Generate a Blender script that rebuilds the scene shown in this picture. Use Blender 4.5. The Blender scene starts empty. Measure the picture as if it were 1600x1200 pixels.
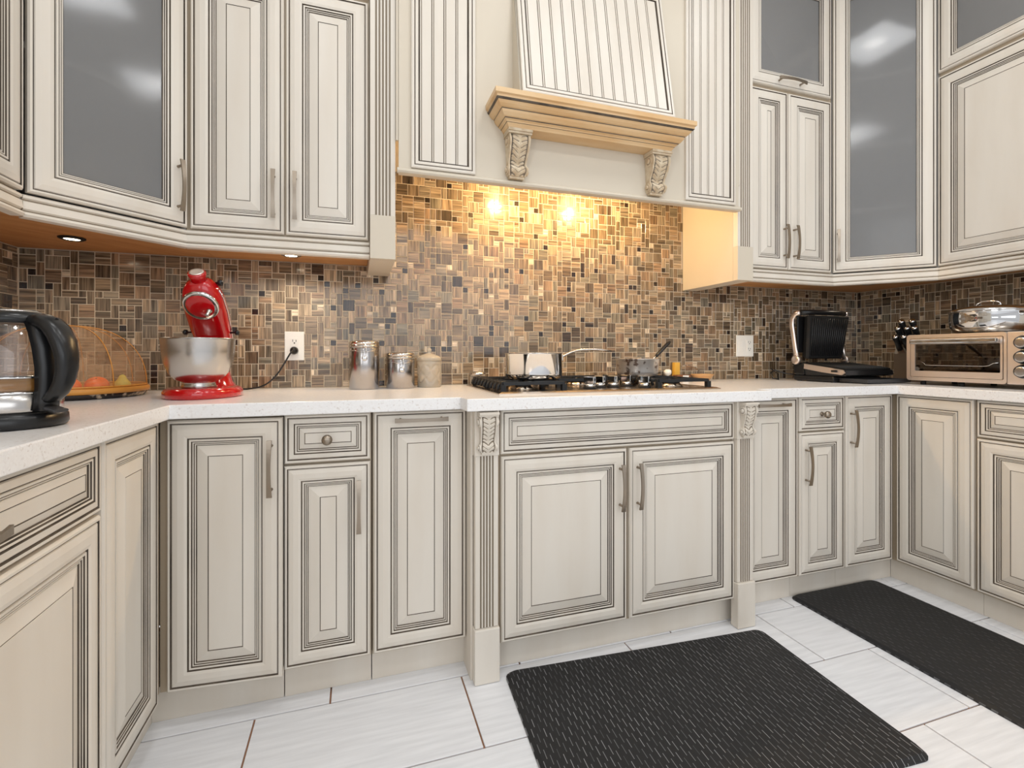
import bpy, bmesh, math, random
from math import sin, cos, pi, radians, sqrt, atan2, floor as fl
from mathutils import Vector, Matrix
random.seed(7)
S = bpy.context.scene
COL = S.collection
# ------------------------------------------------------------------ camera, world, lights, exposure
H_CAM = 1.058
cam_d = bpy.data.cameras.new('camera'); cam = bpy.data.objects.new('camera', cam_d); COL.objects.link(cam)
cam_d.sensor_width = 36; cam_d.lens = 754.5/1600*36; cam_d.shift_y = -45.2/1600; cam_d.clip_start = .02
cam.location = (0, 0, H_CAM); cam.rotation_euler = (pi/2, 0, -radians(17.9)); S.camera = cam
S.view_settings.view_transform = 'Standard'; S.view_settings.look = 'None'
S.view_settings.exposure = 0.06; S.view_settings.gamma = 1.0; S.view_settings.use_curve_mapping = False
W = bpy.data.worlds.new('world'); S.world = W; W.use_nodes = True
W.node_tree.nodes['Background'].inputs[0].default_value = (.97, .98, 1.0, 1); W.node_tree.nodes['Background'].inputs[1].default_value = .66

def light(name, kind, loc, energy, color, size=.1, target=None, sizey=None, spot=None, blend=.5):
    d = bpy.data.lights.new(name, kind); o = bpy.data.objects.new(name, d); COL.objects.link(o)
    d.energy = energy; d.color = color; o.location = loc
    if kind == 'AREA':
        d.size = size
        if sizey: d.shape = 'RECTANGLE'; d.size_y = sizey
    else: d.shadow_soft_size = size
    if kind == 'SPOT': d.spot_size = radians(spot or 120); d.spot_blend = blend
    if target is not None:
        o.rotation_euler = (Vector(target)-Vector(loc)).to_track_quat('-Z', 'Y').to_euler()
    return o
light('added_room_fill', 'AREA', (.9, -2.9, 1.9), 34, (.92, .96, 1.0), 3.4, (.9, 2, 1.1), 2.0)  # added soft fill from the open room behind the camera
light('added_room_fill', 'AREA', (-2.2, -2.2, 1.8), 34, (.94, .97, 1.0), 1.6, (1.6, 1.8, .8), 1.6)  # second added fill, brightens the faces turned to the left
for cx_, cy_ in ((-.1, .95), (.9, .95), (1.9, .95), (-.1, -.2), (.9, -.2), (1.9, -.2)):
    light('ceiling_bulb', 'AREA', (cx_, cy_, 3.085), 5.2, (.97, .985, 1.0), .35, (cx_, cy_, 0))
WARM = (1.0, .67, .32)
for hx in (.70, 1.115):
    light('hood_bulb', 'POINT', (hx, 1.975, 1.842), 10, WARM, .020)
PUCK = (1.0, .87, .68)
PUCKS = [(-.90, 1.98, 2.6), (-.24, 2.05, 5.5), (2.02, 2.0, 1.6), (2.66, 1.91, 1.6)]
for px_, py_, pe in PUCKS:
    light('puck_bulb', 'SPOT', (px_, py_, 1.440), pe, PUCK, .02, (px_, py_, 0), None, 150, .7)

# ------------------------------------------------------------------ materials
def srgb(r, g, b):
    f = lambda c: ((c/255+.055)/1.055)**2.4 if c > 10 else c/255/12.92
    return (f(r), f(g), f(b), 1)
MATS = {}
def mat(name, col=(.8,.8,.8,1), rough=.5, metal=0, spec=.5, trans=0, ior=1.45, coat=0, emit=None, estr=0, alpha=1):
    m = bpy.data.materials.new(name); m.use_nodes = True
    b = m.node_tree.nodes['Principled BSDF']
    b.inputs['Base Color'].default_value = col; b.inputs['Roughness'].default_value = rough
    b.inputs['Metallic'].default_value = metal; b.inputs['Specular IOR Level'].default_value = spec
    b.inputs['Transmission Weight'].default_value = trans; b.inputs['IOR'].default_value = ior
    b.inputs['Coat Weight'].default_value = coat; b.inputs['Coat Roughness'].default_value = .08
    if emit: b.inputs['Emission Color'].default_value = emit; b.inputs['Emission Strength'].default_value = estr
    b.inputs['Alpha'].default_value = alpha
    MATS[name] = m; return m
def nodes(m): return m.node_tree.nodes, m.node_tree.links, m.node_tree.nodes['Principled BSDF']
def ramp(N, stops):
    r = N.new('ShaderNodeValToRGB'); e = r.color_ramp.elements
    while len(e) < len(stops): e.new(.5)
    for i, (p, c) in enumerate(stops): e[i].position = p; e[i].color = c
    return r
def noisy(m, scale, c1, c2, lo=.35, hi=.65, stretch=(1,1,1), detail=4, bump=0, bscale=None, rough=None):
    N, L, B = nodes(m)
    tc = N.new('ShaderNodeTexCoord'); mp = N.new('ShaderNodeMapping'); mp.inputs['Scale'].default_value = stretch
    nz = N.new('ShaderNodeTexNoise'); nz.inputs['Scale'].default_value = scale; nz.inputs['Detail'].default_value = detail
    L.new(tc.outputs['Object'], mp.inputs[0]); L.new(mp.outputs[0], nz.inputs['Vector'])
    r = ramp(N, [(lo, c1), (hi, c2)]); L.new(nz.outputs[0], r.inputs[0]); L.new(r.outputs[0], B.inputs['Base Color'])
    if bump:
        bp = N.new('ShaderNodeBump'); bp.inputs['Strength'].default_value = bump; bp.inputs['Distance'].default_value = .002
        L.new(nz.outputs[0], bp.inputs['Height']); L.new(bp.outputs[0], B.inputs['Normal'])
    return m
PAINT = mat('cream_paint', srgb(219, 211, 199), .38, spec=.35)
noisy(PAINT, 3.0, srgb(216, 207, 194), srgb(222, 215, 204), stretch=(3, 3, .5))
GLAZE = mat('dark_glaze', srgb(98, 88, 76), .6, spec=.2)
SOFTG = mat('soft_glaze', srgb(150, 138, 122), .55, spec=.2)
noisy(GLAZE, 14, srgb(72, 65, 58), srgb(114, 103, 91), stretch=(1, 1, .3))
UNDER = mat('maple_underside', srgb(196, 142, 88), .5); noisy(UNDER, 6, srgb(188, 132, 80), srgb(204, 152, 98), stretch=(1, 6, 1))
PALE = mat('plain_cream', srgb(208, 198, 181), .45, spec=.3)
CARVED = mat('antiqued_carving', srgb(208, 190, 162), .5, spec=.3); noisy(CARVED, 30, srgb(192, 170, 140), srgb(218, 204, 180))
NICKEL = mat('brushed_nickel', srgb(158, 146, 132), .33, 1)
SATIN = mat('satin_steel', srgb(196, 192, 188), .32, .7); noisy(SATIN, 34, srgb(110, 96, 90), srgb(206, 202, 198), .36, .44, detail=5)
CANST = mat('canister_steel', srgb(178, 174, 172), .2, 1)
STEEL = mat('brushed_steel', srgb(196, 192, 188), .24, 1)
CHROME = mat('polished_chrome', srgb(215, 215, 215), .07, 1)
COOKST = mat('cooktop_steel', srgb(190, 178, 165), .22, 1)
IRON = mat('cast_iron', srgb(30, 31, 33), .5, spec=.4)
BLACK = mat('black_plastic', srgb(26, 26, 27), .28, spec=.5)
BLACKM = mat('matt_black', srgb(20, 20, 20), .6)
DGREY = mat('dark_grey_plastic', srgb(56, 56, 58), .4)
RED = mat('red_enamel', srgb(186, 4, 14), .16, spec=.5, coat=.8)
WHITE = mat('white_plastic', srgb(238, 238, 234), .35)
BEIGE = mat('beige_plastic', srgb(206, 186, 160), .45)
GOLD = mat('champagne_metal', srgb(240, 228, 220), .36, 1)
def glassy(name, tint, refl=.12, rough=.02, glow=None):
    # thin glass: mostly clear film with a fresnel gloss
    m = bpy.data.materials.new(name); m.use_nodes = True; N = m.node_tree.nodes; L = m.node_tree.links; N.clear()
    o = N.new('ShaderNodeOutputMaterial'); mx = N.new('ShaderNodeMixShader'); t = N.new('ShaderNodeBsdfTransparent'); g = N.new('ShaderNodeBsdfGlossy')
    fr = N.new('ShaderNodeFresnel'); fr.inputs[0].default_value = 1.5; ad = N.new('ShaderNodeMath'); ad.operation = 'ADD'; ad.inputs[1].default_value = refl
    t.inputs[0].default_value = tint; g.inputs['Roughness'].default_value = rough
    L.new(fr.outputs[0], ad.inputs[0]); L.new(ad.outputs[0], mx.inputs[0]); L.new(t.outputs[0], mx.inputs[1]); L.new(g.outputs[0], mx.inputs[2]); L.new(mx.outputs[0], o.inputs[0])
    MATS[name] = m; return m
CLEAR = glassy('clear_glass', (.93, .93, .92, 1), .04)
OVENG = glassy('smoked_oven_glass', (.42, .36, .30, 1), .08)
JARG = mat('cut_glass', srgb(240, 230, 212), .12, trans=.6, spec=.7)
FROST = mat('frosted_glass', (.50, .50, .50, 1), .10, trans=.66, ior=1.3, spec=.7)
# quartz worktop: near white, fine specks
QUARTZ = mat('white_quartz', srgb(232, 230, 228), .2, spec=.32)
N, L, B = nodes(QUARTZ); tc = N.new('ShaderNodeTexCoord')
v = N.new('ShaderNodeTexVoronoi'); v.inputs['Scale'].default_value = 240
L.new(tc.outputs['Object'], v.inputs['Vector']); sx = N.new('ShaderNodeSeparateColor'); L.new(v.outputs['Color'], sx.inputs[0])
r = ramp(N, [(.0, srgb(218, 212, 208)), (.05, srgb(230, 227, 225)), (.12, srgb(236, 234, 233)), (.9, srgb(240, 239, 238))])
L.new(sx.outputs[0], r.inputs[0]); L.new(r.outputs[0], B.inputs['Base Color'])
# glass mosaic: colour comes from the piece, streaks follow its own axis
def tilemat(name, attr):
    m = mat(name, rough=.17, spec=.6, coat=.3); N, L, B = nodes(m)
    if attr:
        a = N.new('ShaderNodeAttribute'); a.attribute_name = 'tone'; colo, alp = a.outputs['Color'], a.outputs['Alpha']
    else:
        a = N.new('ShaderNodeObjectInfo'); colo, alp = a.outputs['Color'], a.outputs['Alpha']
    g = N.new('ShaderNodeNewGeometry'); sp = N.new('ShaderNodeSeparateXYZ'); L.new(g.outputs['Position'], sp.inputs[0])
    ad = N.new('ShaderNodeMath'); L.new(sp.outputs[0], ad.inputs[0]); L.new(sp.outputs[1], ad.inputs[1])   # along the wall
    # alpha: >.5 vertical streaks ; fraction is also the seed
    st = N.new('ShaderNodeMath'); st.operation = 'GREATER_THAN'; st.inputs[1].default_value = .5; L.new(alp, st.inputs[0])
    def mixf(f, x, y):
        n = N.new('ShaderNodeMix'); L.new(f, n.inputs[0]); L.new(x, n.inputs[2]); L.new(y, n.inputs[3]); return n.outputs[0]
    across = mixf(st.outputs[0], sp.outputs[2], ad.outputs[0]); along = mixf(st.outputs[0], ad.outputs[0], sp.outputs[2])
    m1 = N.new('ShaderNodeMath'); m1.operation = 'MULTIPLY'; m1.inputs[1].default_value = 150; L.new(across, m1.inputs[0])
    m2 = N.new('ShaderNodeMath'); m2.operation = 'MULTIPLY'; m2.inputs[1].default_value = 6; L.new(along, m2.inputs[0])
    m3 = N.new('ShaderNodeMath'); m3.operation = 'MULTIPLY'; m3.inputs[1].default_value = 400; L.new(alp, m3.inputs[0])
    cx = N.new('ShaderNodeCombineXYZ'); L.new(m1.outputs[0], cx.inputs[0]); L.new(m2.outputs[0], cx.inputs[1]); L.new(m3.outputs[0], cx.inputs[2])
    nz = N.new('ShaderNodeTexNoise'); nz.inputs['Scale'].default_value = 1.0; nz.inputs['Detail'].default_value = 3; L.new(cx.outputs[0], nz.inputs['Vector'])
    r = ramp(N, [(.34, (.38, .35, .31, 1)), (.47, (.86, .85, .84, 1)), (.56, (1.12, 1.10, 1.08, 1)), (.66, (1.65, 1.62, 1.58, 1))]); L.new(nz.outputs[0], r.inputs[0])
    mx = N.new('ShaderNodeMix'); mx.data_type = 'RGBA'; mx.blend_type = 'MULTIPLY'; mx.inputs[0].default_value = 1
    L.new(colo, mx.inputs[6]); L.new(r.outputs[0], mx.inputs[7]); L.new(mx.outputs[2], B.inputs['Base Color']); return m
TILE_O = tilemat('mosaic_tile', False); TILE_A = tilemat('mosaic_tile_run', True)
GROUT = mat('mosaic_grout', srgb(222, 208, 186), .8)
WALLP = mat('wall_paint', srgb(214, 206, 192), .7); CEIL = mat('ceiling_paint', srgb(235, 233, 228), .8)
FTILE = mat('floor_tile', srgb(222, 222, 222), .28); noisy(FTILE, 5, srgb(226, 227, 230), srgb(238, 239, 242), stretch=(1, 14, 1), detail=6)
FGROUT = mat('floor_grout', srgb(160, 118, 92), .85)
LAMP = mat('lamp_face', (1,1,1,1), .5, emit=(1, .88, .66, 1), estr=14)
DLAMP = mat('downlight_face', (1,1,1,1), .5, emit=(1, .96, .9, 1), estr=14)
ORANGE = mat('orange_peel', srgb(246, 100, 8), .4); YELL = mat('pear_skin', srgb(214, 190, 80), .45)
BAMBOO = mat('bamboo', srgb(214, 148, 66), .4); TRAY = mat('patterned_tray', srgb(74, 52, 40), .4)
noisy(TRAY, 40, srgb(40, 30, 26), srgb(196, 176, 150), .52, .6)
LIDG = glassy('lid_glass', (.8, .82, .8, 1), .1)
# woven mesh of the food cover
NET = bpy.data.materials.new('tan_mesh'); NET.use_nodes = True; N = NET.node_tree.nodes; L = NET.node_tree.links
B = N['Principled BSDF']; B.inputs['Base Color'].default_value = srgb(226, 184, 138); B.inputs['Roughness'].default_value = .5
mx = N.new('ShaderNodeMixShader'); tr = N.new('ShaderNodeBsdfTransparent'); wv = N.new('ShaderNodeTexNoise'); wv.inputs['Scale'].default_value = 22
r = ramp(N, [(.3, (.15,)*3+(1,)), (.7, (.32,)*3+(1,))]); L.new(wv.outputs[0], r.inputs[0]); L.new(r.outputs[0], mx.inputs[0])
L.new(tr.outputs[0], mx.inputs[1]); L.new(B.outputs[0], mx.inputs[2]); L.new(mx.outputs[0], N['Material Output'].inputs[0])
# anti-fatigue mat: black with staggered pale dashes pressed into it
def matmat(name, px, py, wx, ly, tone):
    m = mat(name, srgb(34, 34, 35), .55, spec=.35); N, L, B = nodes(m)
    tc = N.new('ShaderNodeTexCoord'); sp = N.new('ShaderNodeSeparateXYZ'); L.new(tc.outputs['Object'], sp.inputs[0])
    def M(op, a, b=None):
        n = N.new('ShaderNodeMath'); n.operation = op
        for i, q in enumerate((a, b)):
            if q is None: continue
            if isinstance(q, (int, float)): n.inputs[i].default_value = q
            else: L.new(q, n.inputs[i])
        return n.outputs[0]
    xs = M('DIVIDE', sp.outputs[0], px); cell = M('FLOOR', xs); fx = M('FRACT', xs)
    ys = M('ADD', M('DIVIDE', sp.outputs[1], py), M('MULTIPLY', cell, .37)); fy = M('FRACT', ys); row = M('FLOOR', ys)
    d = M('MULTIPLY', M('LESS_THAN', fx, wx), M('LESS_THAN', fy, ly))
    wn = N.new('ShaderNodeTexWhiteNoise'); wn.noise_dimensions = '2D'; cb = N.new('ShaderNodeCombineXYZ'); L.new(cell, cb.inputs[0]); L.new(row, cb.inputs[1]); L.new(cb.outputs[0], wn.inputs['Vector'])
    d2 = M('MULTIPLY', d, M('ADD', M('MULTIPLY', wn.outputs[0], .8), .15))
    r = ramp(N, [(0, srgb(36, 36, 37)), (1, srgb(*tone))]); L.new(d2, r.inputs[0]); L.new(r.outputs[0], B.inputs['Base Color'])
    bp = N.new('ShaderNodeBump'); bp.inputs['Strength'].default_value = .5; bp.inputs['Distance'].default_value = .001; L.new(d, bp.inputs['Height']); L.new(bp.outputs[0], B.inputs['Normal'])
    return m
MAT1 = matmat('mat_dashes', .0115, .055, .16, .55, (150, 150, 152))
MAT2 = matmat('mat_dashes_fine', .018, .030, .12, .55, (96, 96, 98))

# ------------------------------------------------------------------ mesh helpers
class MB:
    def __init__(s): s.v = []; s.f = []; s.m = []; s.sm = []
    def add(s, vs, fs, mi=0, smooth=False):
        o = len(s.v); s.v += [tuple(p) for p in vs]
        for f in fs: s.f.append([i+o for i in f]); s.m.append(mi); s.sm.append(smooth)
        return s
    def box(s, lo, hi, mi=0, c=0):
        x0, y0, z0 = lo; x1, y1, z1 = hi
        if c:   # chamfered on every edge
            bm = bmesh.new(); bmesh.ops.create_cube(bm, size=1)
            for q in bm.verts: q.co = Vector(((x0+x1)/2+q.co.x*(x1-x0), (y0+y1)/2+q.co.y*(y1-y0), (z0+z1)/2+q.co.z*(z1-z0)))
            bmesh.ops.bevel(bm, geom=bm.edges[:], offset=c, segments=2, profile=.5, affect='EDGES')
            s.bm(bm, mi); return s
        vs = [(x, y, z) for z in (z0, z1) for y in (y0, y1) for x in (x0, x1)]
        return s.add(vs, [(0,2,3,1), (4,5,7,6), (0,1,5,4), (2,6,7,3), (0,4,6,2), (1,3,7,5)], mi)
    def bm(s, bm, mi=0, smooth=False):
        bm.verts.index_update(); s.add([q.co[:] for q in bm.verts], [[q.index for q in f.verts] for f in bm.faces], mi, smooth); bm.free(); return s
    def prism(s, poly, z0, z1, mi=0, c=0):
        n = len(poly)
        if c:
            bm = bmesh.new(); lo = [bm.verts.new((x, y, z0)) for x, y in poly]; f = bm.faces.new(lo[::-1])
            r = bmesh.ops.extrude_face_region(bm, geom=[f]); 
            for q in r['geom']:
                if isinstance(q, bmesh.types.BMVert): q.co.z = z1
            bmesh.ops.recalc_face_normals(bm, faces=bm.faces); bmesh.ops.bevel(bm, geom=bm.edges[:], offset=c, segments=2, profile=.5, affect='EDGES')
            return s.bm(bm, mi)
        vs = [(x, y, z0) for x, y in poly]+[(x, y, z1) for x, y in poly]
        fs = [list(range(n))[::-1], list(range(n, 2*n))]+[(i, (i+1) % n, n+(i+1) % n, n+i) for i in range(n)]
        return s.add(vs, fs, mi)
    def lathe(s, prof, n=32, c=(0,0,0), mi=0, smooth=True, sx=1, sy=1, ax=None):
        vs = []; fs = []
        for r_, z in prof:
            for k in range(n):
                a = 2*pi*k/n; vs.append(Vector((r_*cos(a)*sx, r_*sin(a)*sy, z)))
        if ax is not None:
            q = Vector((0,0,1)).rotation_difference(Vector(ax)); vs = [q @ p for p in vs]
        vs = [p+Vector(c) for p in vs]
        for j in range(len(prof)-1):
            for k in range(n): fs.append((j*n+k, j*n+(k+1) % n, (j+1)*n+(k+1) % n, (j+1)*n+k))
        fs.append(list(range(n))[::-1]); fs.append([(len(prof)-1)*n+k for k in range(n)])
        return s.add(vs, fs, mi, smooth)
    def tube(s, pts, r, n=8, mi=0, smooth=True, flat=1, close=False, up=(0,0,1)):
        P = [Vector(p) for p in pts]; vs = []; m = len(P)
        R = r if isinstance(r, (list, tuple)) else [r]*m
        for i, p in enumerate(P):
            if close: t = (P[(i+1) % m]-P[i-1])
            else: t = (P[min(i+1, m-1)]-P[max(i-1, 0)])
            t.normalize(); u = t.cross(Vector(up))
            if u.length < 1e-3: u = t.cross(Vector((0,1,0)))
            u.normalize(); w = u.cross(t)
            for k in range(n):
                a = 2*pi*k/n+pi/n; vs.append(p+(u*cos(a)+w*sin(a)*flat)*R[i])
        fs = []
        for i in range(m if close else m-1):
            for k in range(n):
                a, b = i*n, ((i+1) % m)*n; fs.append((a+k, a+(k+1) % n, b+(k+1) % n, b+k))
        if not close: fs += [list(range(n))[::-1], [(m-1)*n+k for k in range(n)]]
        return s.add(vs, fs, mi, smooth)
    def rings(s, loops, mi=None, cap=True, smooth=False):
        n = len(loops[0]); base = len(s.v)
        for l in loops: s.v += [tuple(p) for p in l]
        for j in range(len(loops)-1):
            for k in range(n):
                s.f.append([base+j*n+k, base+j*n+(k+1) % n, base+(j+1)*n+(k+1) % n, base+(j+1)*n+k]); s.m.append(mi[j] if mi else 0); s.sm.append(smooth)
        if cap: s.f.append([base+(len(loops)-1)*n+k for k in range(n)]); s.m.append(mi[-1] if mi else 0); s.sm.append(smooth)
        return s
    def xf(s, M):
        s.v = [tuple(M @ Vector(p)) for p in s.v]; return s
    def build(s, name, mats, parent=None, loc=(0,0,0), rot=(0,0,0), recalc=True, bevel=0):
        me = bpy.data.meshes.new(name); me.from_pydata(s.v, [], s.f)
        for m in (mats if isinstance(mats, (list, tuple)) else [mats]): me.materials.append(m)
        me.polygons.foreach_set('material_index', s.m); me.polygons.foreach_set('use_smooth', s.sm)
        if recalc:
            bm = bmesh.new(); bm.from_mesh(me); bmesh.ops.recalc_face_normals(bm, faces=bm.faces); bm.to_mesh(me); bm.free()
        me.update(); o = bpy.data.objects.new(name, me); COL.objects.link(o); o.location = loc; o.rotation_euler = rot
        if parent: o.parent = parent
        if bevel:
            b = o.modifiers.new('bevel', 'BEVEL'); b.width = bevel; b.segments = 2; b.limit_method = 'ANGLE'; b.angle_limit = radians(50)
        return o
def thing(name, label, cat, loc=(0,0,0), rz=0, group=None):
    o = bpy.data.objects.new(name, None); COL.objects.link(o); o.location = loc; o.rotation_euler = (0, 0, rz); o.empty_display_size = .1
    o['label'] = label; o['category'] = cat
    if group: o['group'] = group
    return o
def tag(o, label, cat, group=None):
    o['label'] = label; o['category'] = cat
    if group: o['group'] = group
    return o
def struct(o): o['kind'] = 'structure'; return o
def clone(o, parent=None):
    c = o.copy(); COL.objects.link(c)
    if parent: c.parent = parent
    for ch in list(o.children): clone(ch, c)
    return c
def rr(x0, x1, z0, z1, r, n=4):   # rounded rectangle loop, counterclockwise in (x,z)
    out = []
    for cx, cz, a0 in ((x1-r, z0+r, -pi/2), (x1-r, z1-r, 0), (x0+r, z1-r, pi/2), (x0+r, z0+r, pi)):
        for k in range(n+1): a = a0+pi/2*k/n; out.append((cx+r*cos(a), cz+r*sin(a)))
    return out

# ------------------------------------------------------------------ the room
X0, X1, YW = -1.17, 2.99, 2.22
struct(MB().box((X0-.1, YW, 0), (X1+.1, YW+.1, 3.1)).build('wall_back', WALLP)); wall_b = bpy.data.objects['wall_back']
wall_l = struct(MB().box((X0-.1, -.6, 0), (X0, YW, 3.1)).build('wall_left', WALLP))
wall_r = struct(MB().box((X1, -.6, 0), (X1+.1, YW, 3.1)).build('wall_right', WALLP))
ceil_ = struct(MB().box((X0-.1, -1.2, 3.1), (X1+.1, YW+.1, 3.2)).build('ceiling', CEIL))
floor_ = struct(MB().box((X0-2.5, -4.0, -.06), (X1+2.5, YW, -.006)).build('floor', FGROUT))
fm = MB().box((-.3025, -.150, -.006), (.3025, .150, 0), c=.0015)
ftile0 = None
for k in range(-4, 2):
    y0 = 1.567+.305*k; off = .33 if k % 2 else .535
    for i in range(-4, 6):
        xa = off+.61*i
        if xa+.61 < X0+.3 or xa > X1-.3: continue
        if ftile0 is None: ftile0 = fm.build('tile', FTILE, floor_); t = ftile0
        else: t = ftile0.copy(); COL.objects.link(t)
        t.location = (xa+.305, y0+.1525, 0)
rest = MB()
for k in range(-18, -4):
    y0 = 1.567+.305*k; off = .33 if k % 2 else .535
    for i in range(-6, 9):
        xa = off+.61*i; rest.box((xa+.0015, y0+.0015, -.006), (xa+.6085, y0+.3035, 0))
ro = rest.build('tile', FTILE, floor_); ro['kind'] = 'stuff'

# mosaic backsplash: a random packing of 2x2, 2x1, 1x2 and 1x1 pieces on a 25 mm grid
G = .0252
PAL = [((134, 116, 94), 5), ((146, 126, 102), 5), ((124, 108, 88), 4), ((112, 98, 80), 3), ((138, 126, 108), 5), ((158, 140, 116), 3), ((122, 114, 98), 3), ((98, 84, 68), 2), ((140, 116, 92), 3)]
POOL = [c for c, n in PAL for _ in range(n)]
def pick(a):
    c = random.choice(POOL)
    if a == 1:
        q = random.random()
        if q < .20: c = (44, 33, 27)
        elif q < .32: c = (196, 180, 158)
    elif random.random() < .035: c = (66, 54, 44)
    k = random.uniform(.9, 1.12); return srgb(*[min(255, x*k) for x in c])
def mosaic(wall, frame, x0, x1, z0, ztop):   # frame(s,z)->world Matrix of a piece centre ; ztop(s) gives the wall height
    nx = int((x1-x0)/G)+1; nz = int((max(ztop(x0+.001), ztop((x0+x1)/2), ztop(x1-.001))-z0)/G)+1
    occ = set(); items = []
    for j in range(nz):
        for i in range(nx):
            if (i, j) in occ: continue
            opts = [(1,1)]*5
            free = lambda cells: all((c not in occ) and c[0] < nx for c in cells)
            if free([(i+1, j)]): opts += [(2,1)]*4
            if free([(i, j+1)]): opts += [(1,2)]*4
            if free([(i+1, j), (i, j+1), (i+1, j+1)]): opts += [(2,2)]*7
            w, h = random.choice(opts)
            for a in range(w):
                for b in range(h): occ.add((i+a, j+b))
            sa, sb = x0+i*G, min(x0+(i+w)*G, x1); za, zb = z0+j*G, z0+(j+h)*G
            zt = ztop((sa+sb)/2)
            if za > zt-.006: continue
            zb = min(zb, zt)
            if sb-sa < .008 or zb-za < .006: continue
            items.append((sa, sb, za, zb, w, h))
    g = .0015; out = []
    for sa, sb, za, zb, w, h in items:
        M = frame((sa+sb)/2, (za+zb)/2); p = M.translation
        d = sin(radians(17.9))*p.x+cos(radians(17.9))*p.y
        u = 800+754.5*(cos(radians(17.9))*p.x-sin(radians(17.9))*p.y)/max(d, .1)
        see = 1 if -20 < u < 1620 else 0
        vert = (h > w) or (w == h and random.random() < .5)
        al = (.51+.48*random.random()) if vert else .49*random.random()
        out.append((see*(sb-sa)*(zb-za)/d**2, M, sb-sa-2*g, zb-za-2*g, pick(w*h), al))
    out.sort(key=lambda q: -q[0])
    cache = {}
    def tmesh(w, h):
        k = (round(w, 4), round(h, 4))
        if k not in cache:
            c = .0012; a, b = w/2, h/2
            lp = lambda e, y: [(-a+e, y, -b+e), (a-e, y, -b+e), (a-e, y, b-e), (-a+e, y, b-e)]
            cache[k] = MB().rings([lp(0, 0), lp(0, -.0012), lp(c*.7, -.0020)])
        return cache[k]
    meshes = {}
    bulk = MB(); tone = []
    for n, (ar, M, w, h, c, al) in enumerate(out):
        tilt = Matrix.Rotation(radians(random.gauss(0, .5)), 4, 'X') @ Matrix.Rotation(radians(random.gauss(0, .5)), 4, 'Z')
        if n < 300 and ar > 0:
            k = (round(w, 4), round(h, 4)); mb = tmesh(w, h)
            if k not in meshes: o = mb.build('tile', TILE_O, wall); meshes[k] = o.data
            else: o = bpy.data.objects.new('tile', meshes[k]); COL.objects.link(o); o.parent = wall
            o.matrix_basis = M @ tilt; o.color = (c[0], c[1], c[2], al)
        else:
            mb = tmesh(w, h); MM = M @ tilt; before = len(bulk.f)
            bulk.add([MM @ Vector(q) for q in mb.v], mb.f); tone += [(c[0], c[1], c[2], al)]*(len(bulk.f)-before)
    o = bulk.build('tile', TILE_A, wall, recalc=True); o['kind'] = 'stuff'
    ca = o.data.color_attributes.new('tone', 'FLOAT_COLOR', 'CORNER'); k = 0
    for p, t in zip(o.data.polygons, tone):
        for li in p.loop_indices: ca.data[li].color = t
T = .003
YB = YW-T
top_b = lambda s: 1.90 if .142 < s < 1.686 else 1.447
mosaic(wall_b, lambda s, z: Matrix.Translation((s, YB, z)), X0+.006, X1-.006, .921, top_b)
mosaic(wall_l, lambda s, z: Matrix.Translation((X0+T, s, z)) @ Matrix.Rotation(pi/2, 4, 'Z'), .9, YB-.002, .921, lambda s: 1.447)
mosaic(wall_r, lambda s, z: Matrix.Translation((X1-T, YW-s, z)) @ Matrix.Rotation(-pi/2, 4, 'Z'), .006, 1.45, .921, lambda s: 1.447)
gb = MB().box((X0, YB, .92), (.139, YW, 1.448)).box((.139, YB, .92), (1.689, YW, 1.90)).box((1.689, YB, .92), (X1, YW, 1.448)); gb.build('grout', GROUT, wall_b)
MB().box((X0, .9, .92), (X0+T, YB, 1.448)).build('grout', GROUT, wall_l)
MB().box((X1-T, .77, .92), (X1, YB, 1.448)).build('grout', GROUT, wall_r)

# ------------------------------------------------------------------ cabinet parts (local: x along the front, y into the cabinet, z up; doors stand in front of y=0)
PROF = [(.0, 0, 0), (.0, .014, 0), (.004, .019, 0), (.0090, .019, 1), (.0100, .0155, 1), (.0125, .0155, 0), (.0145, .018, 0), (.028, .0205, 0), (.044, .0205, 0), (.052, .0185, 1),
        (.0530, .0145, 1), (.0555, .0145, 0), (.0570, .018, 0), (.0615, .0175, 1), (.0625, .014, 1), (.0640, .014, 0), (.0650, .0155, 0), (.0672, .015, 1), (.0680, .012, 1), (.0692, .012, 0), (.070, .0135, 0), (.0722, .013, 1), (.0730, .010, 1), (.0744, .010, 0)]
TAIL = [(.076, .011, 0), (.100, .0175, 1), (.1007, .0165, 1), (.1021, .0165, 0), (.1028, .0175, 0)]
DRW = [(.0, 0, 0), (.0, .014, 0), (.004, .019, 0), (.0090, .019, 1), (.0100, .0155, 1), (.0125, .0155, 0), (.0145, .018, 0), (.0270, .0195, 1), (.0280, .0155, 1), (.0298, .0155, 0), (.0310, .018, 0), (.0350, .0175, 1),
       (.0360, .014, 1), (.0372, .014, 0), (.038, .015, 0), (.0400, .0145, 1), (.0408, .011, 1), (.0420, .011, 0), (.043, .012, 0), (.0565, .0165, 1), (.0572, .0155, 1), (.0584, .0155, 0), (.0590, .0165, 0)]
def panel(w, h, prof, cap=True):
    k = 1.0
    if w < .27 or h < .27:
        m = min(w, h); k = min(1, (m*.43)/prof[-1][0]) if prof[-1][0] > m*.43 else (1 if prof is DRW else .90)
    loops = []; mi = []
    for i, (o, d, g) in enumerate(prof):
        o *= (min(k/.9, 1.04) if prof is not DRW and i > 24 and k >= .88 else k); loops.append([(o, -d, o), (w-o, -d, o), (w-o, -d, h-o), (o, -d, h-o)]); mi.append(g)
    return MB().rings(loops, mi, cap)
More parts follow.
